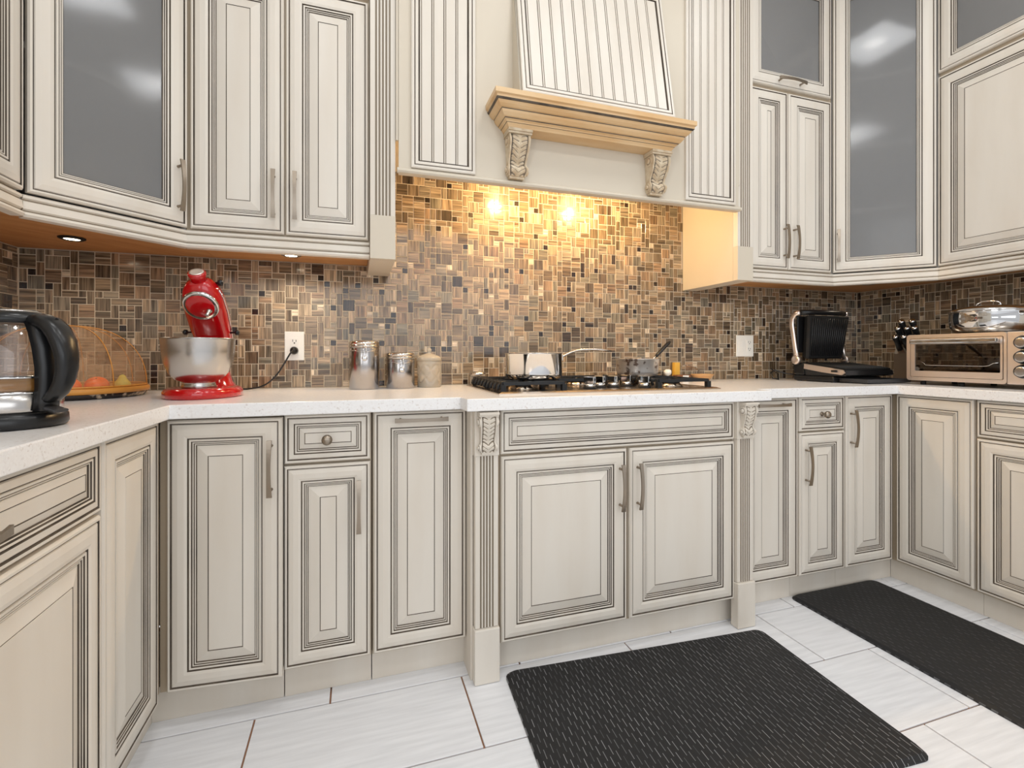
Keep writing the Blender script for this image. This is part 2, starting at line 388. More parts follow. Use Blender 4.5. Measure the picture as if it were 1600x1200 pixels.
def pull(parent, x, z, L=.165, horiz=False, y=-.019, mt=None):
    mb = MB(); n = 14; w, t = .0062, .0028; Lh = L/2
    loops = []
    for i in range(n+1):
        q = -1+2*i/n; b = .026+.010*(1-q*q); ww = w*(.82+.35*q*q)
        pz, py = q*Lh, y-b
        loops.append([(-ww, py-t, pz), (ww, py-t, pz), (ww, py+t, pz), (-ww, py+t, pz)])
    mb.rings(loops); mb.f.append([0,1,2,3]); mb.m.append(0); mb.sm.append(False)
    for q in (-.78, .78):
        mb.lathe([(.0055, 0), (.0042, .003), (.0042, .029)], 10, (0, y, q*Lh), ax=(0,-1,0))
    if horiz: mb.xf(Matrix.Rotation(pi/2, 4, 'Y'))
    o = mb.build('handle', mt or NICKEL, parent, (x, 0, z)); return o
def knob(parent, x, z):
    mb = MB().lathe([(.010, 0), (.009, .003), (.0055, .006), (.0055, .016), (.012, .020), (.0158, .026), (.0155, .032), (.011, .037), (.004, .039)], 20, (0, -.017, 0), ax=(0,-1,0))
    return mb.build('knob', NICKEL, parent, (x, 0, z))
def door(parent, x, z, w, h, name='door', glass=False, prof=None, ajar=0):
    if glass:
        d = panel(w, h, PROF, False).build(name, [PAINT, GLAZE], parent, (x, 0, z))
        o = .0744*(.9 if w < .27 else 1)-.002; MB().box((o, -.009, o), (w-o, -.004, h-o)).build('pane', FROST, d)
    else: d = panel(w, h, prof or (PROF+TAIL)).build(name, [PAINT, GLAZE], parent, (x, 0, z), (0, 0, ajar))
    return d
def rail(parent, pts, zb, out=0):
    # moulded light rail: profile swept along a front line (list of (x,y)); (out, z) pairs
    prof = [(0, .060), (-.004, .060), (-.010, .056), (-.010, .050), (-.004, .047), (-.003, .044), (-.010, .041), (-.012, .022), (-.006, .0185), (-.005, .016), (-.013, .013), (-.016, .007), (-.012, .001), (-.004, 0), (.014, 0), (.014, .060)]
    gl = {4, 8}
    P = [Vector(p) for p in pts]; n = len(P); loops = []
    for i in range(n):
        ns = []
        if i > 0: t = (P[i]-P[i-1]).normalized(); ns.append(Vector((-t.y, t.x)))
        if i < n-1: t = (P[i+1]-P[i]).normalized(); ns.append(Vector((-t.y, t.x)))
        m = sum(ns, Vector((0, 0))).normalized(); m = m/max(.5, m.dot(ns[0]))
        loops.append([(P[i].x+m.x*a, P[i].y+m.y*a, zb+b) for a, b in prof])
    mb = MB(); k = len(prof); base = [q for l in loops for q in l]
    fs = []; mi = []
    for i in range(n-1):
        for j in range(k):
            fs.append((i*k+j, i*k+(j+1) % k, (i+1)*k+(j+1) % k, (i+1)*k+j)); mi.append(1 if j in gl else 0)
    fs += [list(range(k)), [(n-1)*k+j for j in range(k)]]; mi += [0, 0]
    mb.v = base; mb.f = [list(f) for f in fs]; mb.m = mi; mb.sm = [False]*len(fs)
    return mb.build('light_rail', [PAINT, SOFTG], parent)
def flutes(parent, x0, x1, z0, z1, y, name='fluted_pilaster', n=5, depth=.05, margin=.013):
    # one slab with n sunk flutes (dark glaze in each) ; cross-section extruded in z
    w = x1-x0; pts = [(x0, y+depth, 0), (x0, y, 0)]; a = x0+margin; pitch = (w-2*margin)/n
    for k in range(n):
        c = a+pitch*(k+.5); r_ = pitch*.29
        pts += [(c-r_, y, 1), (c-r_*.6, y+.004, 1), (c+r_*.6, y+.004, 1), (c+r_, y, 0)]
    pts += [(x1, y, 0), (x1, y+depth, 0)]
    vs = [(p[0], p[1], z0) for p in pts]+[(p[0], p[1], z1) for p in pts]; m = len(pts)
    mb = MB()
    for i in range(m-1): mb.add([vs[i], vs[i+1], vs[m+i+1], vs[m+i]], [(0,1,2,3)], pts[i][2])
    mb.add(vs[:m], [list(range(m))]); mb.add(vs[m:], [list(range(m))]); mb.add([vs[0], vs[m-1], vs[2*m-1], vs[m]], [(0,1,2,3)])
    return mb.build(name, [PAINT, SOFTG], parent)
def corbel(parent, xc, ztop, w, h, d, y, mt=None):
    # carved bracket: cap, S-shaped front with acanthus relief, side volutes. y = plane it is fixed to
    def prof(t):   # how far the front stands out, t 0 top .. 1 bottom
        a = .86+.14*sin(pi*min(t/.32, 1)) if t < .32 else None
        if t < .32: return d*a
        if t < .72: q = (t-.32)/.40; return d*(.86-.46*(3*q*q-2*q**3))
        q = (t-.72)/.28; return d*(.40+.22*sin(pi*min(1, q*1.05)))
    zc = ztop-.10*h; hb = h*.84; ns, nt = 30, 66
    mb = MB(); vs = []; low = []
    for j in range(nt+1):
        t = j/nt; wd = w*.5*(.88-.17*t)*(1+.16*max(0, sin((t-.72)/.28*pi)) if t > .72 else 1)
        for i in range(ns+1):
            s_ = -1+2*i/ns; a = abs(s_)
            rib = math.exp(-(s_/.09)**2)*(1 if t < .66 else .3)
            tt = (t/.66) if t < .68 else (t-.68)/.32
            cyc = 5.5 if t < .68 else 2.5
            ph = tt*cyc+a*1.9-a*a*.8+.12*sin(7*tt+5*a); fr_ = ph-fl(ph)
            edge = .34+.30*math.exp(-((a-.24)/.10)**2)   # leaves are full at their root, split at the tip
            env = max(0, min(1, (.76-a)/.10)) if a > .2 else 1
            lobe = max(0, sin(pi*fr_))**.7
            vein = 1-.55*math.exp(-((fr_-.5)/.07)**2)
            leaf = lobe*env*vein*(1.15-.25*a)
            side = 1.0 if a > .80 else 0
            rel = max(rib*.9, leaf*.75, side)
            vs.append((wd*s_, y-prof(t)-.0052*rel*(w/.09), zc-hb*t)); low.append(rel)
    for j in range(nt):
        for i in range(ns):
            k = j*(ns+1)+i; r_ = (low[k]+low[k+1]+low[k+ns+1]+low[k+ns+2])/4
            mb.add([vs[k], vs[k+1], vs[k+ns+2], vs[k+ns+1]], [(0,1,2,3)], 1 if r_ < .20 else (2 if r_ < .36 else 0))
    for i0 in (0, ns):   # cheeks
        edge = [vs[j*(ns+1)+i0] for j in range(nt+1)]
        for j in range(nt):
            p, q = edge[j], edge[j+1]; mb.add([p, q, (q[0], y, q[2]), (p[0], y, p[2])], [(0,1,2,3)], 0)
    e = vs[nt*(ns+1):]; mb.add(list(e)+[(e[-1][0], y, e[-1][2]), (e[0][0], y, e[0][2])], [list(range(len(e)+2))], 0)
    for sg in (-1, 1):   # side volutes, upper large and lower small, with a dark eye ring
        for (tv, rv, off) in ((.16, .115*h, .50), (.87, .085*h, .52)):
            yy = y-prof(tv)*off-.002; zz = zc-hb*tv; xx = sg*w*.5*(.88-.17*tv)*(1.1 if tv > .7 else 1)
            mb.lathe([(rv, -.001), (rv, .0035), (rv*.82, .0045)], 18, (xx, yy, zz), 0, False, ax=(sg, 0, 0))
            mb.lathe([(rv*.82, .0030), (rv*.66, .0046)], 18, (xx, yy, zz), 1, False, ax=(sg, 0, 0))
            mb.lathe([(rv*.62, .003), (rv*.5, .0075), (rv*.2, .009)], 14, (xx, yy, zz), 0, True, ax=(sg, 0, 0))
    mb.box((-w/2*.98, y-d-.004, ztop-.10*h+.0005), (w/2*.98, y, ztop-.055*h)); mb.box((-w/2, y-d-.009, ztop-.055*h+.0003), (w/2, y, ztop))
    mb.box((-w/2*.62, y-prof(1)*.92, zc-hb-.05*h), (w/2*.62, y, zc-hb+.0005))
    return mb.build('corbel', [mt or PAINT, GLAZE, SOFTG], parent, (xc, 0, 0), recalc=True)

# ------------------------------------------------------------------ base cabinets
ZD0, ZD1, ZDR = .110, .877, .728
CTB = .88
def base_body(parent, x0, x1, d, kick, z0=.10, poly=None, kp=None):
    p = poly or [(x0, .0015), (x1, .0015), (x1, d), (x0, d)]
    MB().prism(p, z0, CTB-.001).build('body', SOFTB, parent)
    kp = kp or [(x0, kick), (x1, kick), (x1, kick+.03), (x0, kick+.03)]
    MB().prism(kp, 0.0005, z0).build('toe_kick', PAINT, parent)
SOFTB = mat('face_frame', srgb(176, 160, 138), .5)
FY = 1.609   # carcass face of the back run (door faces stand 19-20 mm proud of it)
def cab(label, loc, rz, name='base_cabinet'): return thing(name, label, 'cabinet', loc, rz)
# unit 1, its door slightly ajar
c = cab('tall single-door cream base cabinet left of the small knobbed drawer, door slightly ajar', (-.5085, FY, 0), 0)
base_body(c, -.0205, .2965, .60, .03, kp=[(-.0505, .03), (.2965, .03), (.2965, .06), (-.0505, .06)]); d = door(c, .002, ZD0-.004, .300, ZD1-ZD0, ajar=-radians(4.6)); pull(d, .272, .622)
# unit 2
c = cab('narrow cream base cabinet with round-knobbed drawer, under the counter beside the mixer cord', (-.209, FY, 0), 0)
base_body(c, 0, .256, .60, .03); dr = door(c, .003, .7295, .249, .1475, 'drawer', prof=DRW); knob(dr, .122, .071); d = door(c, .003, ZD0, .249, .612); pull(d, .214, .478)
# unit 3
c = cab('cream pull-out base cabinet with horizontal pull, directly left of the cooktop cabinet', (.050, FY, 0), 0)
base_body(c, 0, .304, .60, .03); d = door(c, .003, ZD0, .298, ZD1-ZD0); pull(d, .149, .740, .17, True)
# cooktop cabinet
c = cab('wide cream cooktop cabinet with carved corbels, fluted pilasters and two framed doors', (.354, 1.540, 0), 0, 'cooktop_cabinet')
base_body(c, .008, 1.128, .67, .035)
for xa in (0, 1.1285): MB().box((xa, -.005, .0005), (xa+.0075, .30, CTB-.001)).build('side_panel', PAINT, c)
dr = door(c, .099, .7305, .948, .1475, 'drawer', prof=DRW)
d = door(c, .101, ZD0, .470, .6125); pull(d, .470-.030, .479); d = door(c, .583, ZD0, .464, .6125); pull(d, .030, .479)
for k, x0 in enumerate((.008, 1.047)):
    x1 = x0+.080
    flutes(c, x0+.002, x1-.002, .178, .732, -.030, depth=.029)
    MB().box((x0-.002, -.040, .001), (x1+.002, -.0005, .176), c=.003).build('plinth_block', PAINT, c)
    MB().box((x0-.001, -.034, .7325), (x1+.001, -.0005, CTB-.002), c=.0015).build('corbel_block', PAINT, c)
    corbel(c, (x0+x1)/2, CTB-.004, .064, .138, .022 if k < 0 else .026, -.0345)
# right part of the back run
c = cab('cream pull-out base cabinet with horizontal pull, directly right of the cooktop cabinet', (1.496, FY, 0), 0)
base_body(c, 0, .310, .60, .03); d = door(c, .004, ZD0, .300, ZD1-ZD0); pull(d, .150, .740, .17, True)
c = cab('narrow cream base cabinet with round-knobbed drawer, under the open contact grill', (1.807, FY, 0), 0)
base_body(c, 0, .267, .60, .03); dr = door(c, .004, .7295, .259, .1475, 'drawer', prof=DRW); knob(dr, .126, .071); d = door(c, .004, ZD0, .259, .612); pull(d, .030, .475)
c = cab('tall single-door cream base cabinet in the far corner, bowed pull on its hinge-free edge', (2.075, FY, 0), 0)
base_body(c, 0, .3185, .60, .03, kp=[(0, .03), (.353, .03), (.353, .06), (0, .06)]); d = door(c, .005, ZD0, .290, ZD1-ZD0); pull(d, .026, .622)
# right wall run
XR = 2.394
RW = -pi/2
c = cab('plain tall cream base cabinet without handle, below the steel toaster oven', (XR, 1.588, 0), RW)
base_body(c, -.0205, .309, .590, .035, kp=[(-.0505, .035), (.309, .035), (.309, .065), (-.0505, .065)]); door(c, .010, ZD0, .293, ZD1-ZD0)
c = cab('cream base cabinet with long drawer over a door, on the far right wall', (XR, 1.278, 0), RW)
base_body(c, 0, .62, .590, .035); dr = door(c, .004, .7295, .612, .1475, 'drawer', prof=DRW); pull(dr, .306, .071, .17, True); d = door(c, .004, ZD0, .612, .612); pull(d, .58, .47)
# left wall run
XL = -.529
LW = pi/2
c = cab('narrow tall cream base cabinet without handle in the near corner, beside the ajar door', (XL, 1.240, 0), LW)
base_body(c, 0, .3680, .635, .03, kp=[(0, .03), (.398, .03), (.398, .06), (0, .06)]); door(c, .003, ZD0, .298, ZD1-ZD0)
c = cab('cream base cabinet with long drawer over paired doors, below the glass kettle', (XL, .405, 0), LW)
base_body(c, 0, .833, .635, .03); dr = door(c, .003, .7295, .826, .1475, 'drawer', prof=DRW); pull(dr, .413, .071, .17, True)
d = door(c, .003, ZD0, .409, .612); pull(d, .379, .475); d = door(c, .416, ZD0, .413, .612); pull(d, .030, .475)

# worktop with the cooktop bump-out
poly = [(X0+.002, .35), (-.489, .35), (-.489, 1.557), (.325, 1.557), (.331, 1.482), (1.545, 1.482), (1.545, 1.557), (2.350, 1.557), (2.350, .45), (X1-.002, .45), (X1-.002, YB-.006), (X0+.002, YB-.006)]
tag(MB().prism(poly, CTB, .92, c=.003).build('worktop', QUARTZ), 'speckled white quartz worktop running round all base cabinets', 'worktop')

# ------------------------------------------------------------------ wall cabinets
ZU0, ZUM, ZUT = 1.478, 2.345, 2.92
UY = 1.858
ZB = 1.449
UPAL = [(0, 0)]
def upper_body(parent, poly, z0=ZB, z1=ZUT+.01, hollow=None):
    MB().prism(poly, z0+.004, z1).build('body', SOFTB, parent)
    MB().prism([(x, y) for x, y in poly], z0, z0+.0038).build('underside', UNDER, parent)
def hollow_body(parent, poly, openings, z0=ZB, z1=ZUT+.01, front=0, shelves=()):
    # carcass with an open front (edge poly[front]->poly[front+1]) that the glass door closes; shelves inside
    mb = MB(); n = len(poly)
    for i in range(n):
        if i == front: continue
        a, b = Vector(poly[i]), Vector(poly[(i+1) % n]); t = (b-a).normalized(); nn = Vector((-t.y, t.x))*.012
        mb.prism([tuple(a), tuple(b), tuple(b+nn), tuple(a+nn)], z0+.004, z1)
    mb.prism(poly, z1-.02, z1); mb.prism(poly, z0+.004, z0+.022)
    mb.build('body', INNER, parent)
    MB().prism(poly, z0, z0+.0038).build('underside', UNDER, parent)
    cx = sum(p[0] for p in poly)/n; cy = sum(p[1] for p in poly)/n
    for z in shelves:
        MB().prism([(cx+(x-cx)*.93, cy+(y-cy)*.93) for x, y in poly], z, z+.018).build('shelf', INNER, parent)
INNER = mat('cabinet_interior', srgb(196, 192, 186), .6)
# --- left: wall run, diagonal corner, two doors, pilaster
AX, AY = -.5276, 1.84   # kink of the door faces
DL = (-.806, 1.5615)
sq = sqrt(.5)
o_ = .018*math.tan(radians(22.5))
cl = thing('wall_cabinet', 'cream wall cabinet at the frame edge, before the frosted corner cabinet', 'cabinet', (-.824, .90, 0), LW)
upper_body(cl, [(0, .0), (.6515, .0), (.6515, .342), (0, .342)])
d = door(cl, .002, ZU0, .30, ZUT-ZU0-.0, ); d = door(cl, .306, ZU0, .348, ZUT-ZU0)
rail(cl, [(0, -.004), (.6515+.004, -.004)], 1.412)
# diagonal (local x along the face at 45 degrees)
def to_local(p, org, th): dx, dy = p[0]-org[0], p[1]-org[1]; return (dx*cos(th)+dy*sin(th), -dx*sin(th)+dy*cos(th))
orgL = (-.8187, 1.5743); th = radians(45)
cd = thing('corner_cabinet', 'diagonal corner wall cabinet with frosted glass door, above the red mixer', 'cabinet', (orgL[0], orgL[1], 0), th)
wl = .394-0
P = [to_local(p, orgL, th) for p in ((-.8225, 1.5535), (-.5385, 1.8575), (-.5385, 2.214), (X0+.004, 2.214), (X0+.004, 1.5535))]
P[0] = (P[0][0], .0005); P[1] = (P[1][0], .0005)
hollow_body(cd, P, None, shelves=(1.86, 2.24, 2.62))
d = door(cd, .004, ZU0, .391, ZUT-ZU0, glass=True); pull(d, .360, .125)
rail(cd, [(-.004, -.003), (.402, -.003)], 1.412)
cu = thing('wall_cabinet', 'cream wall cabinet with paired pulls and fluted pilaster, beside the hood opening', 'cabinet', (-.5355, UY, 0), 0)
upper_body(cu, [(0, 0), (.582, 0), (.582, .355), (0, .355)])
d = door(cu, .015, ZU0, .282, ZUM-ZU0); pull(d, .251, .131); d = door(cu, .303, ZU0, .275, ZUM-ZU0); pull(d, .031, .131)
d = door(cu, .015, ZUM+.02, .282, ZUT-ZUM-.02, glass=True); d = door(cu, .303, ZUM+.02, .275, ZUT-ZUM-.02, glass=True)
rail(cu, [(.000, -.004), (.582, -.004)], 1.412)
def upilaster(c, x0, x1, inner_side):
    # x local ; the pilaster is a deep leg whose foot hangs below the cabinets
    MB().box((x0, -.043, 1.408), (x1, -.0125, 1.566), c=.0012).build('pilaster_foot', PALE, c)
    MB().box((x0, -.012, 1.408), (x1, .355, ZUT+.01)).build('pilaster_side', PALE, c)
    flutes(c, x0+.001, x1-.001, 1.5665, ZUT+.01, -.041, depth=.0285, margin=.014)
upilaster(cu, .5835, .6735, 1)
# --- right: mirrored run
cv = thing('wall_cabinet', 'cream wall cabinet with two slim doors and a frosted lift-up door', 'cabinet', (1.690, UY, 0), 0)
upper_body(cv, [(.0915, 0), (.632, 0), (.632, .355), (.0915, .355)])
upilaster(cv, .0, .090, 0)
d = door(cv, .096, ZU0, .232, ZUM-ZU0); pull(d, .255-.030-.0, .131) if 0 else pull(d, .204, .131); d = door(cv, .335, ZU0, .278, ZUM-ZU0); pull(d, .028, .131)
d = door(cv, .096, ZUM+.02, .517, ZUT-ZUM-.02, glass=True, name='lift_up_door'); pull(d, .240, .030, .17, True)
rail(cv, [(.0915, -.004), (.632, -.004)], 1.412)
orgR = (2.326, 1.857); th = -radians(45)
ce = thing('corner_cabinet', 'diagonal corner wall cabinet with frosted glass door, above the contact grill', 'cabinet', (orgR[0], orgR[1], 0), th)
P = [to_local(p, orgR, th) for p in ((2.3255, 1.8575), (2.629, 1.5535), (X1-.004, 1.5535), (X1-.004, 2.214), (2.3255, 2.214))]
P[0] = (P[0][0], .0005); P[1] = (P[1][0], .0005)
hollow_body(ce, P, None, shelves=(1.78, 2.10, 2.44))
d = door(ce, .004, ZU0, .410, ZUT-ZU0, glass=True); pull(d, .022, .131)
rail(ce, [(-.004, -.003), (.424, -.003)], 1.412)
cw = thing('wall_cabinet', 'cream wall cabinet with a broad raised-panel door, above the toaster oven', 'cabinet', (2.628, 1.552, 0), RW)
upper_body(cw, [(0, 0), (.95, 0), (.95, .355), (0, .355)])
d = door(cw, .002, ZU0, .494, 2.366-ZU0); d = door(cw, .502, ZU0, .44, 2.366-ZU0)
d = door(cw, .002, 2.386, .494, ZUT-2.386, glass=True); d = door(cw, .502, 2.386, .44, ZUT-2.386, glass=True)
rail(cw, [(.003, -.004), (.95, -.004)], 1.412)

# ------------------------------------------------------------------ range hood between the pilasters
hd = thing('range_hood', 'cream wooden range hood cover with mantle shelf and bead-board panels', 'range hood', (.914, 1.80, 1.72), 0)
HX = .766
z_ = lambda z: z-1.72
MB().box((-HX, 0, 0), (HX, .018, z_(2.93))).box((-HX, .018, z_(2.90)), (HX, .40, z_(2.93))).build('body', PALE, hd)
prof = []
lip = MB(); LP = [(0, -.0), (-.010, .002), (-.014, .008), (-.012, .015), (-.006, .020), (0, .022)]
n_ = len(LP); vs = [(-HX-.006, y, z) for y, z in LP]+[(HX+.006, y, z) for y, z in LP]
lip.add(vs, [list(range(n_)), [n_+i for i in range(n_)]]+[(i, (i+1) % n_, n_+(i+1) % n_, n_+i) for i in range(n_)]); lip.build('bottom_moulding', PALE, hd)
MB().box((-HX-.004, .019, z_(1.872)), (HX+.004, .398, z_(1.882))).build('liner', PALE, hd)
for sx_ in (-1, 1):    # slim filler strips that close the gap to the pilasters higher up
    a, b = sorted((sx_*(HX+.0008), sx_*(HX+.0095))); MB().box((a, .004, z_(1.842)), (b, .018, z_(2.93))).build('filler_strip', PALE, hd)
for hx in (.70, 1.115):
    lm = MB().lathe([(.036, 0), (.036, .006), (.028, .008)], 24, (hx-.914, .175, z_(1.864))).build('lamp', CHROME, hd)
    MB().lathe([(.026, 0), (.022, -.003), (.01, -.005)], 24, (hx-.914, .175, z_(1.8635))).build('lens', LAMP, lm)
BB = [(.0, 0, 0), (.0, .010, 0), (.004, .012, 0), (.012, .012, 1), (.013, .009, 1), (.0155, .009, 0), (.017, .0125, 0), (.028, .0115, 1), (.030, .004, 1), (.033, .004, 1)]
def beadboard(x0, x1, za, zb, org=(0,0,0), n=4, tilt=0, fr=None):
    w, h = x1-x0, zb-za
    f = panel(w, h, BB).build('panel_frame', [PAINT, GLAZE], hd, org, (tilt, 0, 0))
    m = .0335*(1 if min(w, h) > .27 else .9); a, b = m, w-m; p = (b-a)/n
    for k in range(n):
        xa, xb = a+p*k+.0014, a+p*(k+1)-.0014
        sec = [(xa, -.0045, 0), (xa, -.0072, 0), (xa+.0010, -.0088, 0), (xa+.0040, -.0088, 1), (xa+.0046, -.0062, 1), (xa+.0062, -.0062, 1), (xa+.0070, -.0088, 0), (xb-.001, -.0088, 0), (xb, -.0072, 0), (xb, -.0045, 0)]
        pb = MB(); q0 = [(q, r_, m) for q, r_, g in sec]; q1 = [(q, r_, h-m) for q, r_, g in sec]; nn = len(sec)
        pb.add(q0+q1, [list(range(nn)), [nn+i for i in range(nn)]], 0)
        for i in range(nn): pb.add([q0[i], q0[(i+1) % nn], q1[(i+1) % nn], q1[i]], [(0,1,2,3)], sec[i][2])
        pb.build('plank', [PAINT, SOFTG], f)
    return f
beadboard(.192, .432, 1.744, 2.92, (.192-.914, 0, z_(1.744)), 4)
beadboard(1.384, 1.656, 1.744, 2.92, (1.384-.914, 0, z_(1.744)), 5)
# sloping chimney box above the mantle: front leans back 10 degrees
lean = radians(10)
bx0, bx1 = .583-.914, 1.262-.914; zt = z_(2.60); yb, yt = -.100, -.100+(2.60-2.025)*math.tan(lean)
MB().add([(bx0, yb+.002, z_(2.0195)), (bx1, yb+.002, z_(2.0195)), (bx1, 0, z_(2.0195)), (bx0, 0, z_(2.0195)), (bx0, yt+.002, zt), (bx1, yt+.002, zt), (bx1, 0, zt), (bx0, 0, zt)],
         [(0,1,2,3), (4,5,6,7), (0,1,5,4), (1,2,6,5), (2,3,7,6), (3,0,4,7)]).build('chimney_box', PALE, hd)
beadboard(0, .667, 0, (2.60-2.03)/cos(lean), (.589-.914, yb+.0005, z_(2.036)), 12, -lean)
# mantle: crown mouldings mitred round three sides
MP = [(.0705, 2.0195), (.0705, 2.002), (.064, 1.998), (.064, 1.990), (.0605, 1.985), (.057, 1.984), (.052, 1.975), (.044, 1.968), (.038, 1.966), (.037, 1.963), (.034, 1.955), (.025, 1.944), (.020, 1.9425), (.0195, 1.939), (.012, 1.935), (.010, 1.931), (.008, 1.930), (.002, 1.922), (0, 1.917)]
GLZ = {3, 4, 8, 12, 15}
mx0, mx1 = .545-.914, 1.2655-.914
loops = []
for o, z in MP:
    yy = -.070-o*1.05; loops.append([(mx0-o, -.0005, z_(z)), (mx0-o, yy, z_(z)), (mx1+o, yy, z_(z)), (mx1+o, -.0005, z_(z))])
mb = MB().rings(loops, [(1 if i in GLZ else 0) for i in range(len(MP))]); mb.f.append([0, 1, 2, 3]); mb.m.append(0); mb.sm.append(False)
MANT = mat('mantle_tan', srgb(214, 178, 132), .4); noisy(MANT, 4, srgb(208, 168, 118), srgb(220, 190, 148), stretch=(1, 3, 3))  # warm tan over the whole mantle, more orange than the hood's cream
mb.build('mantle_shelf', [MANT, GLAZE], hd)
for xc in (.594, 1.222): corbel(hd, xc-.914, z_(1.9165), .096, .176, .062, -.0005, CARVED)

# puck lights
for i, (x, y, e) in enumerate(PUCKS):
    lab = ['lit round puck light under the corner cabinet, above the food cover', 'lit round puck light under the twin-door wall cabinet', 'round puck light right beside the hood pilaster foot', 'round puck light under the far corner cabinet, above the grill'][i]
    t = thing('puck_light', lab, 'light', (x, y, ZB), 0, 'puck lights under the wall cabinets')
    MB().lathe([(.036, 0), (.036, -.004), (.030, -.007), (.024, -.007), (.022, -.004)], 28).build('rim', BLACKM if i == 0 else NICKEL, t, (0, 0, -.0003))
    MB().lathe([(.0215, -.0035), (.0215, -.005), (.015, -.0062)], 24).build('lens', LAMP if i < 2 else BEIGE, t)
for i, (x, y) in enumerate(((-.1, .95), (.9, .95), (1.9, .95), (-.1, -.2), (.9, -.2), (1.9, -.2))):
    t = thing('ceiling_downlight', 'round recessed ceiling downlight, '+('near' if y > 0 else 'away from')+' the hood wall, '+('left, towards the kettle side', 'middle, in line with the hood', 'right, towards the toaster oven side')[i % 3], 'light', (x, y, 3.0995), 0, 'ceiling downlights')
    MB().lathe([(.085, 0), (.085, -.004), (.065, -.006)], 28).build('trim_ring', WHITE, t); MB().lathe([(.06, -.006), (.05, -.0075)], 28).build('lens', DLAMP, t)


# ------------------------------------------------------------------ things on the worktop
CT = .9202
# --- glass kettle
k = thing('electric_kettle', 'clear glass electric kettle with thick black handle, at the near counter edge', 'kettle', (-.635, 1.18, CT), 0)
MB().lathe([(.070, 0), (.084, .002), (.087, .008), (.086, .022), (.078, .030)], 48).build('base', BLACK, k)
body = MB().lathe([(.0775, .0305), (.0790, .034), (.0785, .064), (.0775, .0645)], 48).build('lower_body', STEEL, k)
MB().lathe([(.079, .0650), (.081, .067), (.079, .070)], 48).build('lower_ring', CHROME, body)
g_ = MB(); pr = [(.0765, .0705), (.0775, .080), (.078, .105), (.074, .140), (.067, .170), (.061, .192), (.058, .197)]
vs = []; n = 48
for r_, z in pr:
    for q in range(n): a = 2*pi*q/n; vs.append((r_*cos(a), r_*sin(a), z))
g_.add(vs, [(j*n+q, j*n+(q+1) % n, (j+1)*n+(q+1) % n, (j+1)*n+q) for j in range(len(pr)-1) for q in range(n)], 0, True); g_.build('glass_body', CLEAR, k)
MB().lathe([(.0772, .094), (.0790, .0955), (.0772, .098)], 48).build('water_band', CHROME, k)
MB().lathe([(.0735, .0712), (.0740, .080), (.0745, .0935), (.02, .0936)], 40).build('amber_reflection', mat('reflected_amber', srgb(228, 168, 92), .15, trans=.35), k)  # solid amber band stands in for an orange reflection in the glass
MB().lathe([(.0575, .1975), (.064, .199), (.065, .206), (.060, .215), (.050, .220), (.046, .221)], 48).build('lid', BLACK, k)
MB().lathe([(.0465, .2180), (.044, .2235), (.02, .2245), (.004, .2245)], 40).build('lid_plate', STEEL, k)
ha = radians(-24); hd_ = Vector((cos(ha), sin(ha), 0)); hp = Vector((-sin(ha), cos(ha), 0))
def hpt(r_, z, w): p = hd_*r_+hp*w; return (p.x, p.y, z)
# handle: an arched grip, broad at the top, meeting a spine that runs down the glass
outer = [(.058, .214), (.078, .216), (.098, .209), (.117, .193), (.131, .168), (.138, .140), (.138, .112), (.131, .086), (.118, .064), (.101, .050), (.086, .045)]
inner = [(.066, .186), (.078, .189), (.089, .182), (.099, .168), (.107, .150), (.112, .130), (.112, .110), (.107, .090), (.098, .074), (.089, .066), (.084, .062)]
wd = [.020, .021, .022, .022, .021, .019, .018, .017, .016, .016, .016]
loops = []
for (ro_, zo), (ri, zi), w in zip(outer, inner, wd):
    c_ = ((ro_+ri)/2, (zo+zi)/2); L_ = []
    for q in range(16):
        a = 2*pi*q/16; u, v_ = cos(a), sin(a); u = math.copysign(abs(u)**.7, u); v_ = math.copysign(abs(v_)**.8, v_)
        L_.append(hpt(c_[0]+(ro_-ri)/2*u, c_[1]+(zo-zi)/2*u, w*v_))
    loops.append(L_)
m_ = MB().rings(loops, None, True, True); m_.f.append(list(range(16))); m_.m.append(0); m_.sm.append(False)
hn = m_.build('handle', BLACK, k)
sp = []
for r0, r1, z, w in ((.060, .072, .200, .022), (.068, .084, .180, .022), (.075, .091, .150, .021), (.0795, .094, .115, .020), (.080, .094, .080, .020), (.0795, .092, .050, .021), (.079, .090, .0325, .023)):
    sp.append([hpt(r0, z, -w), hpt(r1, z, -w*.72), hpt(r1+.002, z, 0), hpt(r1, z, w*.72), hpt(r0, z, w)])
m_ = MB().rings(sp, None, True, True); m_.f.append(list(range(5))); m_.m.append(0); m_.sm.append(False); m_.build('handle_spine', BLACK, k)
MB().tube([hpt(.092+.010*cos(t), .2135-.004*sin(t)-.006*abs(cos(t/2)), .009*sin(t)) for t in [i*pi/6 for i in range(0, 7)]], .0014, 6).build('lid_button', BLACKM, hn)
MB().box((-.011, -.014, 0), (.020, .014, .006), c=.0025).build('power_switch', DGREY, k, tuple(hd_*.094+Vector((0, 0, .034))), (0, radians(14), ha))

